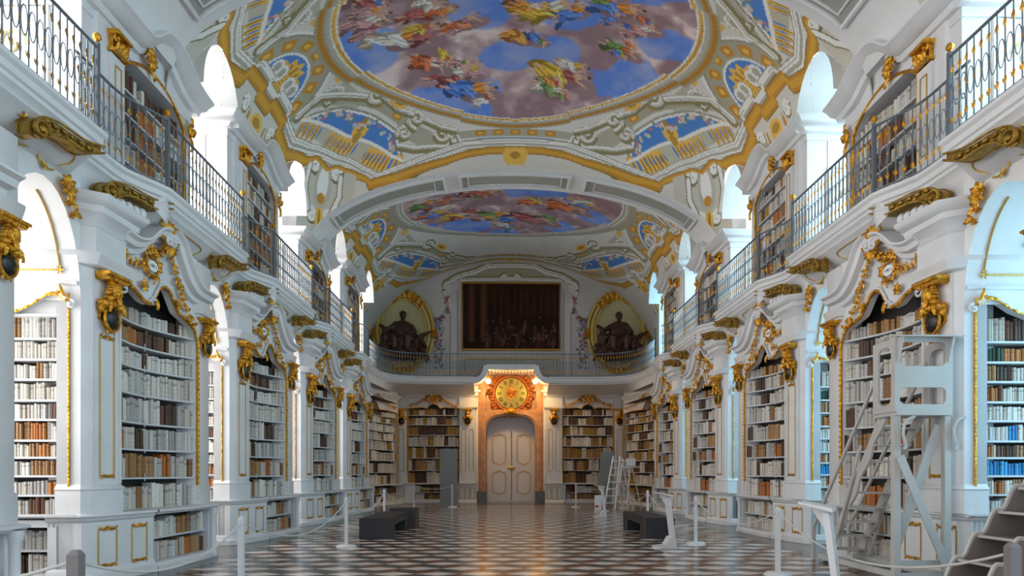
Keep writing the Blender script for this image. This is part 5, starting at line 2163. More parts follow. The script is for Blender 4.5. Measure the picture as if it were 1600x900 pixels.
    for i in range(31):
        a = .08 + (Lc - .2) * i / 30
        rows.append([FC(a, topC(a), sag(a) - .2), FC(a, topC(a), sag(a) + .04), FC(a, 4.95, sag(a) + .04), FC(a, 4.97, sag(a) + .1), FC(a, 5.03, sag(a) + .12), FC(a, 5.08, sag(a) + .2), FC(a, 5.14, sag(a) + .22), FC(a, 5.15, sag(a) + .04), FC(a, 5.45, sag(a) + .04)])
        rows2.append([FC(a, .96, sag(a) - .1), FC(a, .96, sag(a) + .3), FC(a, .9, sag(a) + .3), FC(a, .88, sag(a) + .25)])
    M.grid(rows)
    M.grid(rows2)
    M.grid([[FC(.08 + (Lc - .2) * i / 30, 0, sag((Lc - .2) * i / 30) + .32), FC(.08 + (Lc - .2) * i / 30, .13, sag((Lc - .2) * i / 30) + .28), FC(.08 + (Lc - .2) * i / 30, .15, sag((Lc - .2) * i / 30))] for i in range(31)])
    M.build('facade', c, s)
    M = MB()
    M.mat('white')
    M.fbox(FC, -.25, .12, 0, 5.2, -.3, .02)
    M.fbox(FC, -.28, .15, 0, .95, -.3, .2)
    M.build('pilaster', c, s)
    bust(c, FC, -.06, 4.2, s, 1.0)
    tc = [(.12 + (Lc - .3) * i / 26, topC(.12 + (Lc - .3) * i / 26), sag(.12 + (Lc - .3) * i / 26) + .07) for i in range(27)]
    M = MB()
    M.mat('gold')
    M.ftube(FC, [(tc[0][0], .96, tc[0][2])] + tc + [(tc[-1][0], .96, tc[-1][2])], .03)
    rg = random.Random(8)
    for pts in ([(.4, 4.55), (1.2, 4.65), (1.9, 4.95), (2.3, 5.1)], [(4.6, 4.55), (3.9, 4.65), (3.1, 4.95), (2.7, 5.1)]):
        pp = smooth_path(pts, 4)
        for i in range(len(pp) - 1):
            M.garland(FC, [pp[i], pp[i + 1]], .12, sag(pp[i][0]) + .1, .14, rg)
    M.build('gilt_crest', c, s)

# hood of the gallery over the clock
M = MB()
M.mat('white')
FG = Frame((0, 32.2), (-1, 0))
hood = [(-2.0, 5.77), (-1.72, 5.77)] + [(-1.72 + .55 * math.sin(t), 5.77 + .6 * (1 - math.cos(t))) for t in [PI / 2 * i / 6 for i in range(1, 7)]] + [(-1.1, 6.38), (1.1, 6.38)] + [(1.72 - .55 * math.sin(t), 5.77 + .6 * (1 - math.cos(t))) for t in [PI / 2 * (6 - i) / 6 for i in range(0, 6)]] + [(1.72, 5.77), (2.0, 5.77)]
M.fsweep(FG, hood, [(-.12, 0), (-.1, .05), (.08, .07), (.14, .1), (.14, -.1), (-.12, -.1)])
M.grid([[FG(a, b, 0), FG(a, b, -2.5)] for a, b in hood])
M.grid([[FG(a, b + .14, 0), FG(a, b + .14, -2.5)] for a, b in hood])
M.build('trim_11', kind='structure')

# clock
c = thing('clock', 'large round gilt wall clock with red carved wreath above the door', 'clock', (0.02, 34.35, 5.4))
class _Scaled:
    def __call__(s, a, b, d=0.0):
        return _FK0(a * 1.24, 5.42 + (b - 5.42) * 1.24, d)


_FK0 = Frame((0.02, 34.45), (-1, 0))
FK = _Scaled()
M = MB()
M.mat('clock_face')
M.extrude([FK(.62 * math.cos(2 * PI * i / 36), 5.42 + .62 * math.sin(2 * PI * i / 36), 0) for i in range(36)], [FK(.62 * math.cos(2 * PI * i / 36), 5.42 + .62 * math.sin(2 * PI * i / 36), .08) for i in range(36)])
M.build('dial', c)
NUM = ['XII', 'I', 'II', 'III', 'IIII', 'V', 'VI', 'VII', 'VIII', 'IX', 'X', 'XI']
M = MB()
M.mat('ink')
for i, wd in enumerate(NUM):
    an = PI / 2 - 2 * PI * i / 12
    # widths of the roman strokes
    wdt = sum({'I': .04, 'V': .07, 'X': .075}[ch] for ch in wd)
    p = -wdt / 2
    for ch in wd:
        w_ = {'I': .04, 'V': .07, 'X': .075}[ch]
        strokes = {'I': [((.5, 0), (.5, 1))], 'V': [((0.1, 1), (.5, 0)), ((.5, 0), (.9, 1))], 'X': [((.1, 0), (.9, 1)), ((.1, 1), (.9, 0))]}[ch]
        for (u0_, v0_), (u1_, v1_) in strokes:
            pts = []
            for u_, v_ in ((u0_, v0_), (u1_, v1_)):
                tx = p + u_ * w_
                ry = .40 + v_ * .16
                # tangent runs clockwise; frame a axis points to -x
                X_ = ry * math.cos(an) + tx * math.sin(an)
                Y_ = ry * math.sin(an) - tx * math.cos(an)
                pts.append((-X_, 5.42 + Y_, .09))
            M.ftube(FK, pts, .011, 0, 4)
        p += w_
M.build('numerals', c)
M = MB()
M.mat('clock_red')
for q, (an, L_h) in enumerate(((2.75, .26), (PI / 2 - .15, .4))):
    M.leaf(FK, 0, 5.42, an, L_h, .06, .1, .02)
M.rosette(FK, 0, 5.42, .16, .09, 10)
M.build('hands', c)
M = MB()
M.mat('gold')
for i in range(16):
    M.leaf(FK, .1 * math.cos(2 * PI * i / 16), 5.42 + .1 * math.sin(2 * PI * i / 16), 2 * PI * i / 16, .17, .04, .085, .01)
M.build('sunburst', c)
M = MB()
M.mat('clock_red')
M.ftube(FK, [(.7 * math.cos(2 * PI * i / 30), 5.42 + .7 * math.sin(2 * PI * i / 30)) for i in range(30)], .08, .06, 7, closed=True)
rg = random.Random(12)
for i in range(46):
    an = 2 * PI * i / 46
    M.leaf(FK, .74 * math.cos(an), 5.42 + .74 * math.sin(an), an + rg.uniform(-1, 1), .26, .12, .06, .08, rg.uniform(-.8, .8))
    if i % 3 == 0:
        M.ball((.72 * math.cos(an), 5.42 + .72 * math.sin(an), .14), .05, 6, 4, FK)
M.build('wreath', c)
for sg in (-1, 1):
    M = MB()
    M.mat('clock_red')
    M.garland(FK, smooth_path([(sg * .85, 5.5), (sg * 1.15, 5.3), (sg * 1.25, 4.9), (sg * 1.5, 4.3)], 4), .12, .0, .1, rg)
    M.build('garland', c)

# hood lamps
for sg in (-1, 1):
    x = 0.03 + sg * 1.12
    L = thing('hood_lamp', 'glowing round globe lamp hanging under the hood, %s of the clock' % ('left' if sg < 0 else 'right'), 'lamp', (x, 33.0, 5.8), 'globe lamps over the door')
    M = MB()
    M.mat('lamp_globe')
    M.ball((x, 33.0, 5.85), .125, 14, 10)
    M.build('globe', L)
    M = MB()
    M.mat('gilt_frame')
    M.tube([(x, 33.0, 5.96), (x, 33.0, 6.3)], .018, 6)
    M.lathe([(.0, 5.95), (.06, 5.96), (.05, 6.0), (0, 6.02)], (x, 33.0, 0), 10)
    M.build('stem', L)
    d = bpy.data.lights.new('hood_lamp_light', 'POINT')
    d.energy = 70
    d.color = (1.0, 0.58, 0.20)
    d.shadow_soft_size = .14
    lo = bpy.data.objects.new('hood_lamp_light', d)
    COL.objects.link(lo)
    lo.location = (x, 32.85, 5.6)

# ------------------------------------------------------------------ lunette wall above the gallery
nx, nz = 520, 240
xs = np.linspace(-7.19, 7.19, nx)
tt = np.linspace(0, 1, nz)
Xg, Tg = np.meshgrid(xs, tt)
top = 7.0 + 5.0 * np.sqrt(np.clip(1 - (Xg / 7.2) ** 2, 0, 1))
Hg = 5.95 + (top - 5.95) * Tg
P = Paint(Xg, Hg)
P.c[:] = (0.64, 0.61, 0.59)
P.c *= (0.86 + 0.28 * vnoise(Xg, Hg, 5, 1.2))[..., None]
AX = np.abs(Xg)
P.where((AX > 2.62) & (AX < 3.05) & (Hg < 10.0), (0.72, 0.70, 0.67))
P.where((AX > 2.98) & (AX < 3.05) & (Hg < 10.0), (0.36, 0.34, 0.30))
P.where((AX > 2.62) & (AX < 2.68) & (Hg < 10.6), (0.36, 0.34, 0.28))
P.where((AX < 2.65) & (Hg < 7.3), (0.52, 0.50, 0.46))
d = P.dist([(0, 7.15), (2.3, 7.15), (2.3, 6.5)], AX, Hg)
P.where(d < .04, (0.34, 0.31, 0.18))
P.where(P.poly([(0, 11.1), (1.9, 11.1), (1.5, 11.75), (0, 11.85)], None, AX, Hg), (0.45, 0.41, 0.28))
scroll(P, [(0, 11.2), (1.0, 11.15), (1.8, 11.15), (2.5, 11.1)], .07, AX, Hg)
scroll(P, [(0, 11.85), (1.2, 11.8), (1.7, 11.55), (2.6, 11.3), (3.2, 10.95)], .09, AX, Hg)
scroll(P, spiral(3.1, 10.75, .26, 1.4, 1.6, -1), .06, AX, Hg)
scroll(P, spiral(.3, 11.25, .15, 1.2, 0, 1), .05, AX, Hg)
scroll(P, [(3.3, 10.5), (3.1, 10.1), (3.05, 9.6)], .07, AX, Hg)
scroll(P, spiral(6.55, 8.9, .2, 1.3, 0, 1), .05, AX, Hg)
rg = random.Random(77)
for i in range(230):
    t = rg.random()
    if t < .38:
        cx, cz = 3.1 + t / .38 * 1.1, 9.7 - .55 * math.sin(PI * t / .38) - t * .3
    elif t < .5:
        cx, cz = 3.2, 10.3 - (t - .38) * 5
    else:
        q = (t - .5) / .5
        cx, cz = 3.65, 9.2 - q * 2.4
        wv_ = .12 + .14 * abs(math.sin(q * 7))
        cx += rg.uniform(-wv_, wv_)
    cx += rg.uniform(-.08, .08)
    cz += rg.uniform(-.1, .1)
    P.ell(cx, cz, .07, .06, rg.choice([(.45, .10, .10), (.55, .3, .28), (.10, .16, .12), (.12, .15, .14), (.5, .5, .46), (.16, .2, .4)]), rg.random() * 3, AX, Hg)
P.stroke([(4.2, 9.6), (3.9, 8.9), (3.7, 8.7), (3.5, 9.0)], .05, (.18, .30, .62), AX, Hg)
P.stroke([(4.4, 9.5), (4.15, 9.7), (4.1, 9.3)], .06, (.18, .30, .62), AX, Hg)
co = np.stack([Xg, np.full_like(Xg, 34.6), Hg], -1).reshape(-1, 3)
idx = np.arange(nx * nz).reshape(nz, nx)
f = np.stack([idx[:-1, :-1], idx[:-1, 1:], idx[1:, 1:], idx[1:, :-1]], -1).reshape(-1, 4)
me = bpy.data.meshes.new('wall_lunette')
me.from_pydata(co.tolist(), [], f.tolist())
ca = me.color_attributes.new('Col', 'FLOAT_COLOR', 'POINT')
c4 = np.ones((len(co), 4), np.float32)
c4[:, :3] = np.clip(P.c.reshape(-1, 3), 0, 1)
ca.data.foreach_set('color', c4.ravel())
me.materials.append(MATS['fresco'])
o = bpy.data.objects.new('wall_lunette', me)
COL.objects.link(o)
o['kind'] = 'structure'

# picture
pt = thing('painting', 'large dark brown picture in a thin gold frame, centre of the end wall', 'painting', (0.02, 34.5, 7.63))
nx, nz = 260, 180
Xg, Hg = np.meshgrid(np.linspace(-2.38, 2.42, nx), np.linspace(7.66, 10.9, nz))
P = Paint(Xg, Hg)
P.c[:] = (0.050, 0.016, 0.006)
n1 = vnoise(Xg, Hg * .35, 5, 3.0)
n2 = vnoise(Xg * 2, Hg * 2, 5, 2.0, 3)
P.c *= (0.3 + 0.75 * n1)[..., None]
low = np.clip((9.3 - Hg) / 1.4, 0, 1)
P.c *= (1 - .45 * low * (n2 > .45))[..., None]
for cx in (-1.95, -1.35):
    P.where((np.abs(Xg - cx) < .16) & (Hg > 8.0), (0.085, 0.032, 0.014))
    P.where((np.abs(Xg - cx) < .05) & (Hg > 8.0), (0.12, 0.045, 0.02))
for i in range(10):
    P.where((np.abs(Xg - (-.8 + i * .33)) < .03) & (Hg > 9.3) & (Hg < 10.6), (0.075, 0.028, 0.010))
rg = random.Random(31)
for i in range(60):
    cx, cz = rg.uniform(-1.2, 2.2), 7.8 + abs(rg.gauss(0, .55))
    c0_ = rg.choice([(0.10, 0.035, 0.018), (0.03, 0.012, 0.008), (0.13, 0.06, 0.035), (0.07, 0.02, 0.012)])
    P.ell(cx, cz, .09, .24, c0_, rg.uniform(-.3, .3), fold=.4, ph=i)
    P.ell(cx, cz + .27, .045, .05, (0.16, 0.08, 0.045))
co = np.stack([Xg, np.full_like(Xg, 34.5), Hg], -1).reshape(-1, 3) - np.array([0.02, 34.5, 7.63])
idx = np.arange(nx * nz).reshape(nz, nx)
f = np.stack([idx[:-1, :-1], idx[:-1, 1:], idx[1:, 1:], idx[1:, :-1]], -1).reshape(-1, 4)
me = bpy.data.meshes.new('canvas')
me.from_pydata(co.tolist(), [], f.tolist())
ca = me.color_attributes.new('Col', 'FLOAT_COLOR', 'POINT')
c4 = np.ones((len(co), 4), np.float32)
c4[:, :3] = np.clip(P.c.reshape(-1, 3), 0, 1)
ca.data.foreach_set('color', c4.ravel())
me.materials.append(MATS['oil_paint'])
o = bpy.data.objects.new('canvas', me)
COL.objects.link(o)
o.parent = pt
M = MB()
M.mat('gilt_frame')
M.tube([(-2.42, 34.48, 7.62), (2.46, 34.48, 7.62), (2.46, 34.48, 10.94), (-2.42, 34.48, 10.94)], .06, 6, closed=True)
M.box(-2.4, 2.44, 34.52, 34.56, 7.6, 10.95)
M.build('frame', pt)

# oval niches with seated statues
for s in (-1, 1):
    cx, cz = 5.33, 8.5
    SN_ = 'left' if s < 0 else 'right'
    nb = thing('oval_niche', 'olive gold oval niche on the end wall, %s of the picture' % SN_, 'niche', (s * cx, 34.5, 6.6), 'oval niches')
    FO = Frame((cx, 34.55), (-1, 0))
    M = MB()
    M.mat('niche_inner')
    rows = []
    for j in range(9):
        t = j / 8
        rr = math.cos(t * PI / 2 * .98)
        rows.append([FO(1.2 * rr * math.cos(2 * PI * i / 32), cz + 1.65 * rr * math.sin(2 * PI * i / 32), .25 - .22 * math.sin(t * PI / 2)) for i in range(32)])
    M.grid(rows, closed_v=True)
    M.build('hollow', nb, s)
    M = MB()
    M.mat('niche_gold')
    for rx, rz, r_, d_ in ((1.28, 1.75, .10, .2), (1.48, 1.98, .09, .1), (1.12, 1.56, .05, .24)):
        M.ftube(FO, [(rx * math.cos(2 * PI * i / 40), cz + rz * math.sin(2 * PI * i / 40)) for i in range(40)], r_, d_, 7, closed=True)
    M.build('oval_moulding', nb, s)
    M = MB()
    M.mat('gold')
    for i in range(9):
        an = PI / 2 + (i - 4) * .2
        M.leaf(FO, .9 * math.cos(an) * 1.1, cz + 1.55 * math.sin(an), an, .55, .22, .2, .1)
    for sg in (-1, 1):
        M.volute(FO, sg * .55, cz + 1.6, .28, 1.4, PI / 2, sg, .07, .25)
        for q in range(5):
            M.leaf(FO, sg * 1.3, cz - .1, (0 if sg > 0 else PI) + (q - 2) * .4, .42, .16, .2, .08)
    for i in range(7):
        an = -PI / 2 + (i - 3) * .2
        M.leaf(FO, .9 * math.cos(an), cz + 1.75 * math.sin(an), an, .35, .2, .2, .1)
    M.build('gilt_shell', nb, s)
    # statue: draped seated figure with an attendant at the knee, one fused bronze body
    M = MB()
    M.mat('bronze')

    def B(a, b, d, ra, rb, rd):
        M.ball((a, b, d), (ra, rb, rd), 12, 9, FO)
    m_ = 1 if s < 0 else -1
    base = 7.35
    B(0, base + .0, .5, 1.15, .4, .45)
    B(-.3, base + .6, .4, .75, .5, .35)
    B(.35, base + .55, .4, .7, .5, .35)
    B(-.28, base + 1.2, .35, .35, .42, .25)
    B(-.75, base + .3, .5, .45, .32, .35)
    B(.8, base + .3, .45, .4, .36, .35)
    B(.05 * m_, base + .55, .55, .5, .38, .42)
    B(0, base + 1.05, .42, .46, .5, .34)          # torso
    B(0, base + 1.42, .42, .42, .2, .24)          # shoulders
    B(.02 * m_, base + 1.62, .48, .1, .13, .1)
    B(.03 * m_, base + 1.86, .52, .155, .2, .17)  # head
    B(.03 * m_, base + 1.86, .69, .03, .05, .04)  # nose
    B(.02 * m_, base + 1.93, .45, .185, .18, .18)
    # arms
    for sg, pts in ((1, [(.4, 1.35, .45), (.62, 1.05, .6), (.35, .9, .85)]), (-1, [(-.4, 1.35, .45), (-.72, 1.15, .55), (-1.05, 1.35, .6)])):
        pp = [(x * m_, base + z_, d_) for x, z_, d_ in pts]
        M.ftube(FO, pp, [.15, .12, .08], 0, 9)
        B(pp[-1][0], pp[-1][1], pp[-1][2], .09, .09, .09)
    # thighs, shins, feet
    for sg in (-1, 1):
        M.ftube(FO, [(sg * .2, base + .7, .5), (sg * .36, base + .68, 1.0), (sg * .3, base + .15, 1.0), (sg * .32, base + .05, 1.15)], [.22, .2, .13, .1], 0, 9)
    # drapery folds
    rg = random.Random(50 + s)
    for q in range(60):
        a = rg.uniform(-1.0, 1.0)
        M.leaf(FO, a, base + rg.uniform(.4, 1.1) - abs(a) * .4, -PI / 2 + a * .7, rg.uniform(.4, .8), .2, rg.uniform(.5, .8), .2, rg.uniform(-.5, .5))
    # attendant figure and attribute
    B(-.82 * m_, base + .75, .62, .24, .34, .24)
    B(-.85 * m_, base + 1.14, .66, .12, .15, .13)
    M.ftube(FO, [(-.7 * m_, base + .85, .7), (-.5 * m_, base + .65, .95)], [.09, .06], 0, 8)
    M.ftube(FO, [(.6 * m_, base + .5, .7), (1.0 * m_, base + .85, .6), (1.45 * m_, base + 1.1, .5)], [.16, .13, .05], 0, 8)
    st_ = M.build('statue', side=s, origin=(s * cx, 34.1, 6.8), smooth=180)
    st_['label'] = 'dark bronze seated statue with draped robes in the %s oval niche' % SN_
    st_['category'] = 'statue'
    st_['group'] = 'statues in the oval niches'
    rm = st_.modifiers.new('Remesh', 'REMESH')
    rm.mode = 'VOXEL'
    rm.voxel_size = .035
    rm.use_smooth_shade = True

# ------------------------------------------------------------------ benches
def bench(x0, x1, y0, y1, label):
    b = thing('bench', label, 'bench', ((x0 + x1) / 2, y0, 0), 'black leather benches')
    for i, (ya, yb) in enumerate(((y0, y0 + .5), (y1 - .5, y1))):
        M = MB()
        M.mat('leather')
        r = .02
        M.prism([(x0 + r, ya), (x1 - r, ya), (x1, ya + r), (x1, yb), (x0, yb), (x0, ya + r)], 0.0, .30)
        M.build('leg_block', b)
    M = MB()
    M.mat('leather')
    M.prism([(x0 + .02, y0 - .005), (x1 - .02, y0 - .005), (x1 + .005, y0 + .02), (x1 + .005, y1), (x0 - .005, y1), (x0 - .005, y0 + .02)], .30, .46)
    M.prism([(x0 + .03, y0 + .02), (x1 - .03, y0 + .02), (x1 - .03, y1 - .02), (x0 + .03, y1 - .02)], .46, .475)
    M.build('seat', b)


bench(-3.56, -2.84, 15.5, 18.3, 'long black leather bench standing left of the aisle')
bench(2.84, 3.52, 15.5, 18.3, 'long black leather bench standing right of the aisle')
M = MB()
M.mat('leather_brown')
M.prism([(-3.4, 18.55), (-2.7, 18.55), (-2.7, 19.4), (-3.4, 19.4)], 0, .5)
M.mat('leather')
M.prism([(-3.38, 18.57), (-2.72, 18.57), (-2.72, 19.38), (-3.38, 19.38)], .5, .52)
o = M.build('stool', origin=(-3.05, 18.9, 0))
o['label'] = 'low dark brown upholstered box seat directly behind the left bench'
o['category'] = 'stool'

# ------------------------------------------------------------------ rope barrier
POSTS_L = [(-3.07, 4.5), (-3.3, 7.9), (-3.49, 13.95), (-3.85, 20.4), (-4.05, 28.6), (-2.55, 29.6)]
POSTS_R = [(3.3, 4.85), (3.67, 10.0), (3.69, 14.4), (3.72, 19.4), (4.6, 28.4), (2.73, 29.4)]
WH = {0: 'nearest the camera, {s} edge', 1: 'second along the {s} rope', 2: 'on a round foot beside the {s} bench', 3: 'just behind the {s} bench', 4: 'near the {s} far corner', 5: 'before the {s} end bookcase'}
for s, PL in ((-1, POSTS_L), (1, POSTS_R)):
    for i, (x, y) in enumerate(PL):
        t = thing('barrier_post', ('dark grey square' if i == 0 else 'white') + ' rope barrier post ' + WH[i].format(s=SIDE[s]), 'barrier post', (x, y, 0), 'rope barrier posts')
        M = MB()
        M.mat('post_grey' if i == 0 else 'post_white')
        w = .038 if i == 0 else .03
        M.prism([(x - w, y - w), (x + w, y - w), (x + w, y + w), (x - w, y + w)], .02, .97)
        M.extrude([(x - w, y - w, .97), (x + w, y - w, .97), (x + w, y + w, .97), (x - w, y + w, .97)], [(x - w * .5, y - w * .5, 1.0), (x + w * .5, y - w * .5, 1.0), (x + w * .5, y + w * .5, 1.0), (x - w * .5, y + w * .5, 1.0)])
        M.build('post', t)
        M = MB()
        M.mat('post_white' if i else 'post_grey')
        M.lathe([(0, 0), (.2, 0), (.2, .02), (.17, .045), (.06, .055), (0, .06)], (x, y, 0), 20)
        M.build('base', t)
    for i in range(len(PL) - 1):
        (xa, ya), (xb, yb) = PL[i], PL[i + 1]
        L = math.hypot(xb - xa, yb - ya)
        pts = []
        for j in range(17):
            q = j / 16
            pts.append((xa + (xb - xa) * q, ya + (yb - ya) * q, .93 - 4 * q * (1 - q) * min(.38, .075 * L)))
        M = MB()
        M.mat('rope')
        M.tube(pts, .011, 6)
        o = M.build('rope', origin=pts[0])
        o['label'] = ('grey sagging rope of the %s barrier, ' % SIDE[s]) + ['nearest stretch at the picture edge', 'stretch before the bench', 'stretch beside the bench', 'far stretch beyond the bench', 'last stretch in front of the end wall'][i]
        o['category'] = 'rope'
        o['group'] = 'barrier ropes'
# outgoing rope at the left edge
M = MB()
M.mat('rope')
M.tube([(-3.07 - 1.4 * q, 4.5 - .35 * q, .93 - .42 * q) for q in [j / 8 for j in range(9)]], .011, 6)
o = M.build('rope', origin=(-3.07, 4.5, .93))
o['label'] = 'grey rope falling away left from the dark grey post'
o['category'] = 'rope'
o['group'] = 'barrier ropes'


# ------------------------------------------------------------------ slanted reading stands
def stand(x, y, label, sc=1.0, rot=0.0):
    t = thing('info_stand', label, 'stand', (x, y, 0), 'white slanted information stands')

    def T(px, py, pz):
        c_, s_ = math.cos(rot), math.sin(rot)
        return (x + (px * c_ - py * s_) * sc, y + (px * s_ + py * c_) * sc, pz * sc)
    M = MB()
    M.mat('post_white')
    M.extrude([T(a, -.14, b) for a, b in ((.04, 0), (.10, 0), (-.02, .98), (-.08, .98))], [T(a, .14, b) for a, b in ((.04, 0), (.10, 0), (-.02, .98), (-.08, .98))])
    M.build('post', t)
    M = MB()
    M.mat('post_white')
    M.extrude([T(a, -.16, b) for a, b in ((.10, 0), (-.32, 0), (-.32, .03), (-.12, .06), (-.03, .22), (.07, .22))], [T(a, .16, b) for a, b in ((.10, 0), (-.32, 0), (-.32, .03), (-.12, .06), (-.03, .22), (.07, .22))])
    M.build('foot', t)
    M = MB()
    M.mat('post_white')
    M.extrude([T(a, -.2, b) for a, b in ((.02, .99), (-.30, 1.07), (-.30, 1.09), (.02, 1.03))], [T(a, .2, b) for a, b in ((.02, .99), (-.30, 1.07), (-.30, 1.09), (.02, 1.03))])
    M.extrude([T(a, -.06, b) for a, b in ((-.06, .80), (-.2, 1.03), (0, .99))], [T(a, .06, b) for a, b in ((-.06, .80), (-.2, 1.03), (0, .99))])
    M.build('reading_board', t)
    return t


stand(2.98, 13.7, 'white slanted information stand leaning beside the right bench', 1.02)
stand(3.0, 23.1, 'small white slanted information stand in front of the grey display panel')
stand(3.3, 7.55, 'large white slanted information stand in the right foreground before the library steps', 1.08, -.55)

# display panels and leaflet holder
M = MB()
M.mat('panel_grey')
M.box(-3.2, -2.42, 31.0, 31.06, .0, 2.55)
M.box(-3.3, -2.3, 30.8, 31.25, 0, .04)
o = M.build('display_panel', origin=(-2.8, 31.0, 0))
o['label'] = 'tall grey upright display panel left of the door'
o['category'] = 'panel'
o['group'] = 'grey display panels'
M = MB()
M.mat('panel_grey')
M.extrude([(3.75, 30.0, 0), (4.35, 30.0, 0), (4.42, 30.0, 2.4), (3.88, 30.0, 2.4)], [(3.75, 30.06, 0), (4.35, 30.06, 0), (4.42, 30.06, 2.4), (3.88, 30.06, 2.4)])
M.box(3.7, 4.4, 29.85, 30.25, 0, .03)
o = M.build('display_panel', origin=(4.0, 30.0, 0))
o['label'] = 'tall grey display panel standing behind the white stepladder'
o['category'] = 'panel'
o['group'] = 'grey display panels'
t = thing('leaflet_stand', 'low clear leaflet holder with a white sheet beside the stepladder', 'stand', (3.3, 26.5, 0))
M = MB()
M.mat('paper')
M.box(3.15, 3.42, 26.5, 26.53, .06, .62)
M.mat('red_print')
M.box(3.17, 3.3, 26.49, 26.5, .14, .24)
M.build('sheet', t)
M = MB()
M.mat('pane')
M.box(3.44, 3.68, 26.48, 26.56, .04, .6)
M.build('clear_pocket', t)
M = MB()
M.mat('aluminium')
M.box(3.13, 3.7, 26.42, 26.62, 0, .04)
M.build('foot', t)


# ------------------------------------------------------------------ folding ladders in the distance
def stepladder(x, y, h, w, label, plat=False, lean=.9):
    t = thing('stepladder', label, 'ladder', (x, y, 0), 'white folding ladders')
    for sg in (0, w):
        M = MB()
        M.mat('aluminium')
        M.tube([(x + sg * .9 - .45 * lean, y, 0), (x + sg * .55, y + .1, h)], .035, 4)
        M.build('rail', t)
        M = MB()
        M.mat('aluminium')
        M.tube([(x + sg * .9 + .45 * lean, y + .35, 0), (x + sg * .55 + .02, y + .15, h - .05)], .028, 4)
        M.build('rear_leg', t)
    n = int(h / .28)
    for i in range(1, n + 1):
        f = i * .28 / h
        M = MB()
        M.mat('aluminium')
        xa = x - .45 * lean + (0 + .45 * lean) * f
        xb = x + w * .9 - .45 * lean + (w * .55 - w * .9 + .45 * lean) * f
        M.box(xa, xb, y + .1 * f - .04, y + .1 * f + .05, i * .28 - .02, i * .28 + .015)
        M.build('step', t)
    if plat:
        M = MB()
        M.mat('aluminium')
        M.box(x - .1, x + w + .25, y - .1, y + .35, h - .35, h - .31)
        M.build('platform', t)
        M = MB()
        M.mat('paper')
        M.box(x + .15, x + .5, y, y + .2, h - .28, h + .02)
        M.build('white_box', t)


stepladder(4.05, 27.5, 2.15, .5, 'white A-frame stepladder, the taller left one by the right far corner')
stepladder(4.55, 28.2, 2.05, .55, 'white platform ladder with a white box on top, right far corner', plat=True, lean=.7)

# ------------------------------------------------------------------ tall library ladder with railed platform, right foreground
t = thing('library_ladder', 'tall pale grey wooden library ladder with railed platform before the right bookcases', 'ladder', (5.3, 10.2, 0))
LX0, LX1, LY0, LY1, LP = 5.06, 5.76, 9.35, 9.85, 2.28


def part(name, fn, mat='ladder_paint', label=None):
    M = MB()
    M.mat(mat)
    fn(M)
    return M.build(name, t, label=label)


def beam(M, p, q, w, th, axis='y'):
    """flat board from p to q: width w in the plane, thickness th along x or y"""
    p, q = Vector(p), Vector(q)
    d = (q - p).normalized()
    n = Vector((0, 1, 0)) if axis == 'y' else Vector((1, 0, 0))
    s_ = d.cross(n).normalized()
    a = [p + s_ * w / 2 + n * th / 2, p - s_ * w / 2 + n * th / 2, p - s_ * w / 2 - n * th / 2, p + s_ * w / 2 - n * th / 2]
    b = [v + (q - p) for v in a]
    M.extrude(a, b)


for x in (LX0, LX1):
    part('leg', lambda M, x=x: (M.prism([(x - .045, LY0), (x + .045, LY0), (x + .045, LY0 + .09), (x - .045, LY0 + .09)], 0, LP)))
part('brace', lambda M: beam(M, (LX0 + .02, LY0 - .02, 1.72), (LX1, LY0 - .02, .14), .11, .03))
part('brace', lambda M: beam(M, (LX0 + .02, LY0 + .11, .42), (LX1 - .06, LY0 + .11, 2.15), .12, .03))
part('crossbar', lambda M: M.box(LX0, LX1, LY0 + .01, LY0 + .06, .22, .29))
part('crossbar', lambda M: M.box(LX0, LX1, LY0 + .01, LY0 + .06, .06, .12))
# skids running back to the stair foot
for x in (LX0, LX1 - .1):
    part('skid', lambda M, x=x: M.prism([(x - .04, LY0 + .05), (x + .04, LY0 + .05), (x + .0, 11.6), (x - .08, 11.6)], .05, .13))
# wavy stringers
Y_B, Y_T = 11.55, 9.8


def stringer(x):
    def fn(M):
        fr, bk = [], []
        n = 40
        for i in range(n + 1):
            f = i / n
            yy = Y_B + (Y_T - Y_B) * f
            z = LP * f
            wv_ = .035 * math.sin(f * 2 * PI * 4.5)
            fr.append((yy - .12 - wv_, z + .02))
            bk.append((yy + .09, z))
        poly = fr + bk[::-1]
        n2 = len(poly)
        vs = [(x - .018, y, z) for y, z in poly] + [(x + .018, y, z) for y, z in poly]
        m = len(fr)
        fs = []
        for i in range(m - 1):
            a, b, c, d = i, i + 1, n2 - 2 - i, n2 - 1 - i
            fs.append((a, b, c, d))
            fs.append((a + n2, d + n2, c + n2, b + n2))
        for i in range(n2):
            fs.append((i, (i + 1) % n2, (i + 1) % n2 + n2, i + n2))
        M.add(vs, fs)
    return fn


part('stringer', stringer(5.10))
part('stringer', stringer(5.62))
for i in range(1, 10):
    f = i / 9.6
    yy = Y_B + (Y_T - Y_B) * f
    part('tread', lambda M, yy=yy, f=f: M.box(5.09, 5.63, yy - .11, yy + .09, LP * f - .018, LP * f + .012))
for x in (5.05, 5.67):
    part('handrail', lambda M, x=x: beam(M, (x, 11.9, .55), (x, 9.7, 3.05), .05, .035, 'x'))
    part('rear_post', lambda M, x=x: beam(M, (x, 11.9, 0), (x, 11.9, .6), .07, .05, 'x'))
    part('rear_brace', lambda M, x=x: beam(M, (x, 11.3, 0), (x, 10.3, 1.9), .05, .03, 'x'))
part('platform', lambda M: M.box(LX0 - .03, LX1 + .03, LY0 - .04, LY1 + .05, LP, LP + .05))


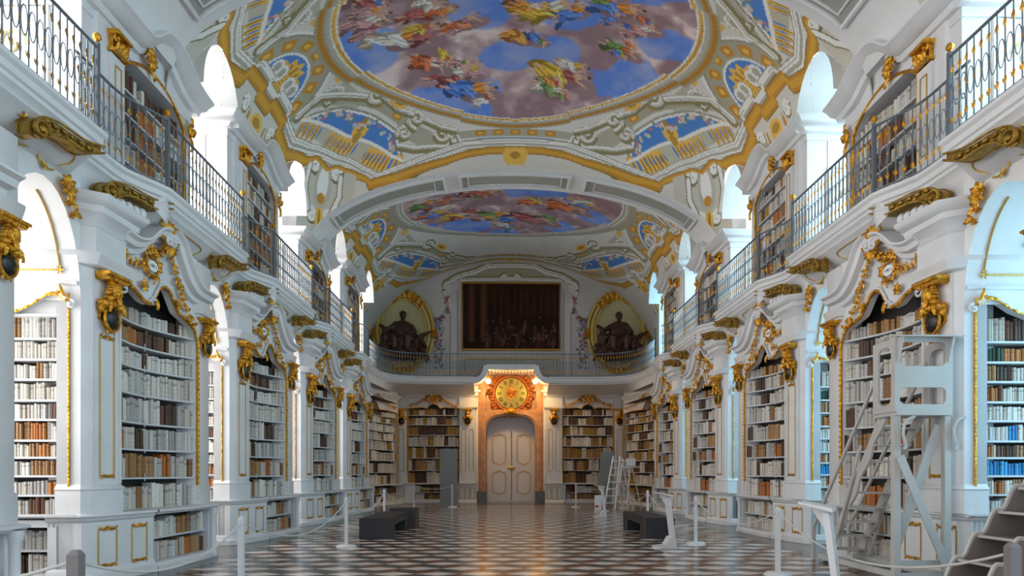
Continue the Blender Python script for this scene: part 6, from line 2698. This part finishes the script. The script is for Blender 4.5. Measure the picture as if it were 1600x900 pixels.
def panel_cut(M, F, W, H, holes, d0, d1):
    """board with rounded openings, built from strips"""
    n = 36
    for i in range(n):
        a0, a1 = W * i / n, W * (i + 1) / n
        am = (a0 + a1) / 2
        segs = [(0, H)]
        for (h0, h1, b0, b1, r) in holes:
            if h0 < am < h1:
                e = min(am - h0, h1 - am)
                c = r - math.sqrt(max(0, r * r - (r - e) ** 2)) if e < r else 0
                ns = []
                for (s0, s1) in segs:
                    ns.append((s0, min(s1, b0 + c)))
                    ns.append((max(s0, b1 - c), s1))
                segs = [q for q in ns if q[1] > q[0] + 1e-6]
        for (s0, s1) in segs:
            M.fbox(F, a0, a1, s0, s1, d0, d1)


Ff = Frame((LX1 + .02, LY0 - .02), (-1, 0), LP + .05)
part('front_panel', lambda M: panel_cut(M, Ff, LX1 - LX0 + .04, 1.02, [(.06, .70, .10, .33, .08), (.06, .70, .62, .95, .09)], -.03, 0))
Fs = Frame((LX0 - .02, LY0 - .02), (0, 1), LP + .05)
part('side_panel', lambda M: panel_cut(M, Fs, LY1 - LY0 + .06, 1.0, [(.1, .42, .1, .9, .1)], 0, .03))
Fs2 = Frame((LX1 + .02, LY1 + .04), (0, -1), LP + .05)
part('side_panel', lambda M: panel_cut(M, Fs2, LY1 - LY0 + .06, 1.0, [(.1, .42, .1, .9, .1)], 0, .03))
part('lectern_board', lambda M: M.extrude([(LX0 - .05, LY0 - .16, LP + 1.05), (LX1 + .14, LY0 - .16, LP + 1.05), (LX1 + .14, LY0 + .25, LP + 1.12), (LX0 - .05, LY0 + .25, LP + 1.12)],
                                           [(LX0 - .05, LY0 - .16, LP + 1.07), (LX1 + .14, LY0 - .16, LP + 1.07), (LX1 + .14, LY0 + .25, LP + 1.14), (LX0 - .05, LY0 + .25, LP + 1.14)]))
for x in (LX0, LX1):
    part('bracket', lambda M, x=x: M.extrude([(x - .015, LY0 - .03, LP + 1.06), (x - .015, LY0 - .14, LP + 1.05), (x - .015, LY0 - .05, LP + .8), (x - .015, LY0 - .03, LP + .72)],
                                             [(x + .015, LY0 - .03, LP + 1.06), (x + .015, LY0 - .14, LP + 1.05), (x + .015, LY0 - .05, LP + .8), (x + .015, LY0 - .03, LP + .72)]))
    sg = 1 if x < 5.4 else 1
    part('scroll_bracket', lambda M, x=x: M.tube(smooth_path([(x + .22, LY0 - .03, LP - .02), (x + .1, LY0 - .03, LP - .08), (x + .06, LY0 - .03, LP - .25), (x + .1, LY0 - .03, LP - .42), (x + .06, LY0 - .03, LP - .46)], 5), .022, 6))

# ------------------------------------------------------------------ scalloped library steps, bottom right corner
t = thing('library_steps', 'small brownish wooden library steps with scalloped pale edges, bottom right corner', 'steps', (4.6, 6.9, 0))


def steps_side(y, th=.03, x_s=4.52, n=6, off=0.0):
    def fn(M):
        top_, bot = [], []
        rise, run = .27, .23
        m = 12
        for i in range(n):
            for j in range(m):
                f = j / m
                xx = x_s + run * (i + f)
                zz = .16 + rise * (i + f) + .05 * math.sin(2 * PI * f + .6) + off
                top_.append((xx, zz))
        bot = [(x_s + run * n, 0.0 + max(0, off)), (x_s, 0.0 + max(0, off))]
        N = len(top_)
        vs = [(a, y - th / 2, b) for a, b in top_] + [(a, y + th / 2, b) for a, b in top_] + [(a, y - th / 2, 0.02) for a, b in top_] + [(a, y + th / 2, 0.02) for a, b in top_]
        fs = []
        for i in range(N - 1):
            fs += [(i, i + 1, 2 * N + i + 1, 2 * N + i), (N + i, 3 * N + i, 3 * N + i + 1, N + i + 1), (i, N + i, N + i + 1, i + 1)]
        M.mat('ladder_side')
        M.add(vs, fs)
        M.mat('ladder_paint')
        M.tube([(a, y, b) for a, b in top_], .024, 5)
    return fn


for y in (7.75, 7.1):
    M = MB()
    steps_side(y)(M)
    M.build('side_panel', t)
for i in range(5):
    M = MB()
    M.mat('ladder_side')
    xx = 4.52 + .23 * (i + .35)
    zz = .23 + .27 * i
    M.box(xx, xx + .25, 7.1, 7.75, zz, zz + .018)
    M.mat('ladder_paint')
    M.box(xx - .012, xx, 7.1, 7.75, zz - .006, zz + .024)
    M.build('tread', t, label='brown tread with pale front edge')

# ------------------------------------------------------------------ books: 300 as things, the rest as one mass
def vis_area(bk, k):
    p = bk['p']
    s = bk['side']
    x, yq = p[0] * s, p[1] + BAY * k
    q = to_px(x, yq, p[2] + bk['h'] / 2)
    if q is None:
        return 0
    px, py, d = q
    if not (8 < px < 1590 and 5 < py < 890):
        return 0
    if bk['case'] == 'upper' or k < 0:
        return 0
    if bk['case'] in ('niche', 'niche_low'):
        lim = {0: 6.85 if s < 0 else 6.75, 1: 6.5, 2: 6.3, 3: 6.2}[k]
        if p[0] > lim:
            return 0
    if s > 0 and k == 0 and bk['case'] in ('hall', 'lower') and 1392 < px < 1500 and 520 < py < 900:
        return 0
    n = (bk['n'][0] * s, bk['n'][1])
    v = (x + .3123, yq)
    l = math.hypot(*v)
    cosv = abs(n[0] * v[0] + n[1] * v[1]) / l
    return bk['w'] * bk['h'] * cosv / (d * d)


cand = sorted([(vis_area(bk, k), i) for i, (bk, k) in enumerate(ITEMS)], reverse=True)
chosen = set(i for a, i in cand[:300] if a > 0)
CASE_TXT = {'hall': 'hall-facing bookcase', 'lower': 'low hall-facing case', 'niche': 'window-niche bookcase', 'niche_low': 'low window-niche case'}
rowcount = {}
for i, (bk, k) in enumerate(ITEMS):
    key = (bk['side'], bk['case'], bk['row'], k)
    rowcount.setdefault(key, []).append(i)
for key, ids in rowcount.items():
    sd, case, row, k = key
    # counted from the pillar with the bust: niche rows run away from it, hall rows start at it
    order = ids[::-1] if case.startswith('niche') else ids
    for q, i in enumerate(order):
        if i not in chosen:
            continue
        bk = ITEMS[i][0]
        o = emit_books([(bk, BAY * k)], 'book', single=True)
        bay = 'foreground' if k == 0 else ('second-bay' if k == 1 else 'third-bay')
        o['label'] = '%s book, %s from the pier, %s shelf down, %s %s %s' % (bk['cname'], ORD[min(q, 39)], ORD[min(row - 1, 12)], SIDE[sd], bay, CASE_TXT[case])
        o['category'] = 'book'
        o['group'] = 'books in the %s %s %s' % (SIDE[sd], bay, CASE_TXT[case])
rest = [(bk, BAY * k) for i, (bk, k) in enumerate(ITEMS) if i not in chosen]
rest += [(bk, 0.0) for bk in BOOKS if bk.get('solo')]
o = emit_books(rest, 'books')
o['label'] = 'old leather and vellum books filling the remaining shelves of the library'
o['category'] = 'books'
o['kind'] = 'stuff'
print('books', len(ITEMS), len(chosen), len(rest))
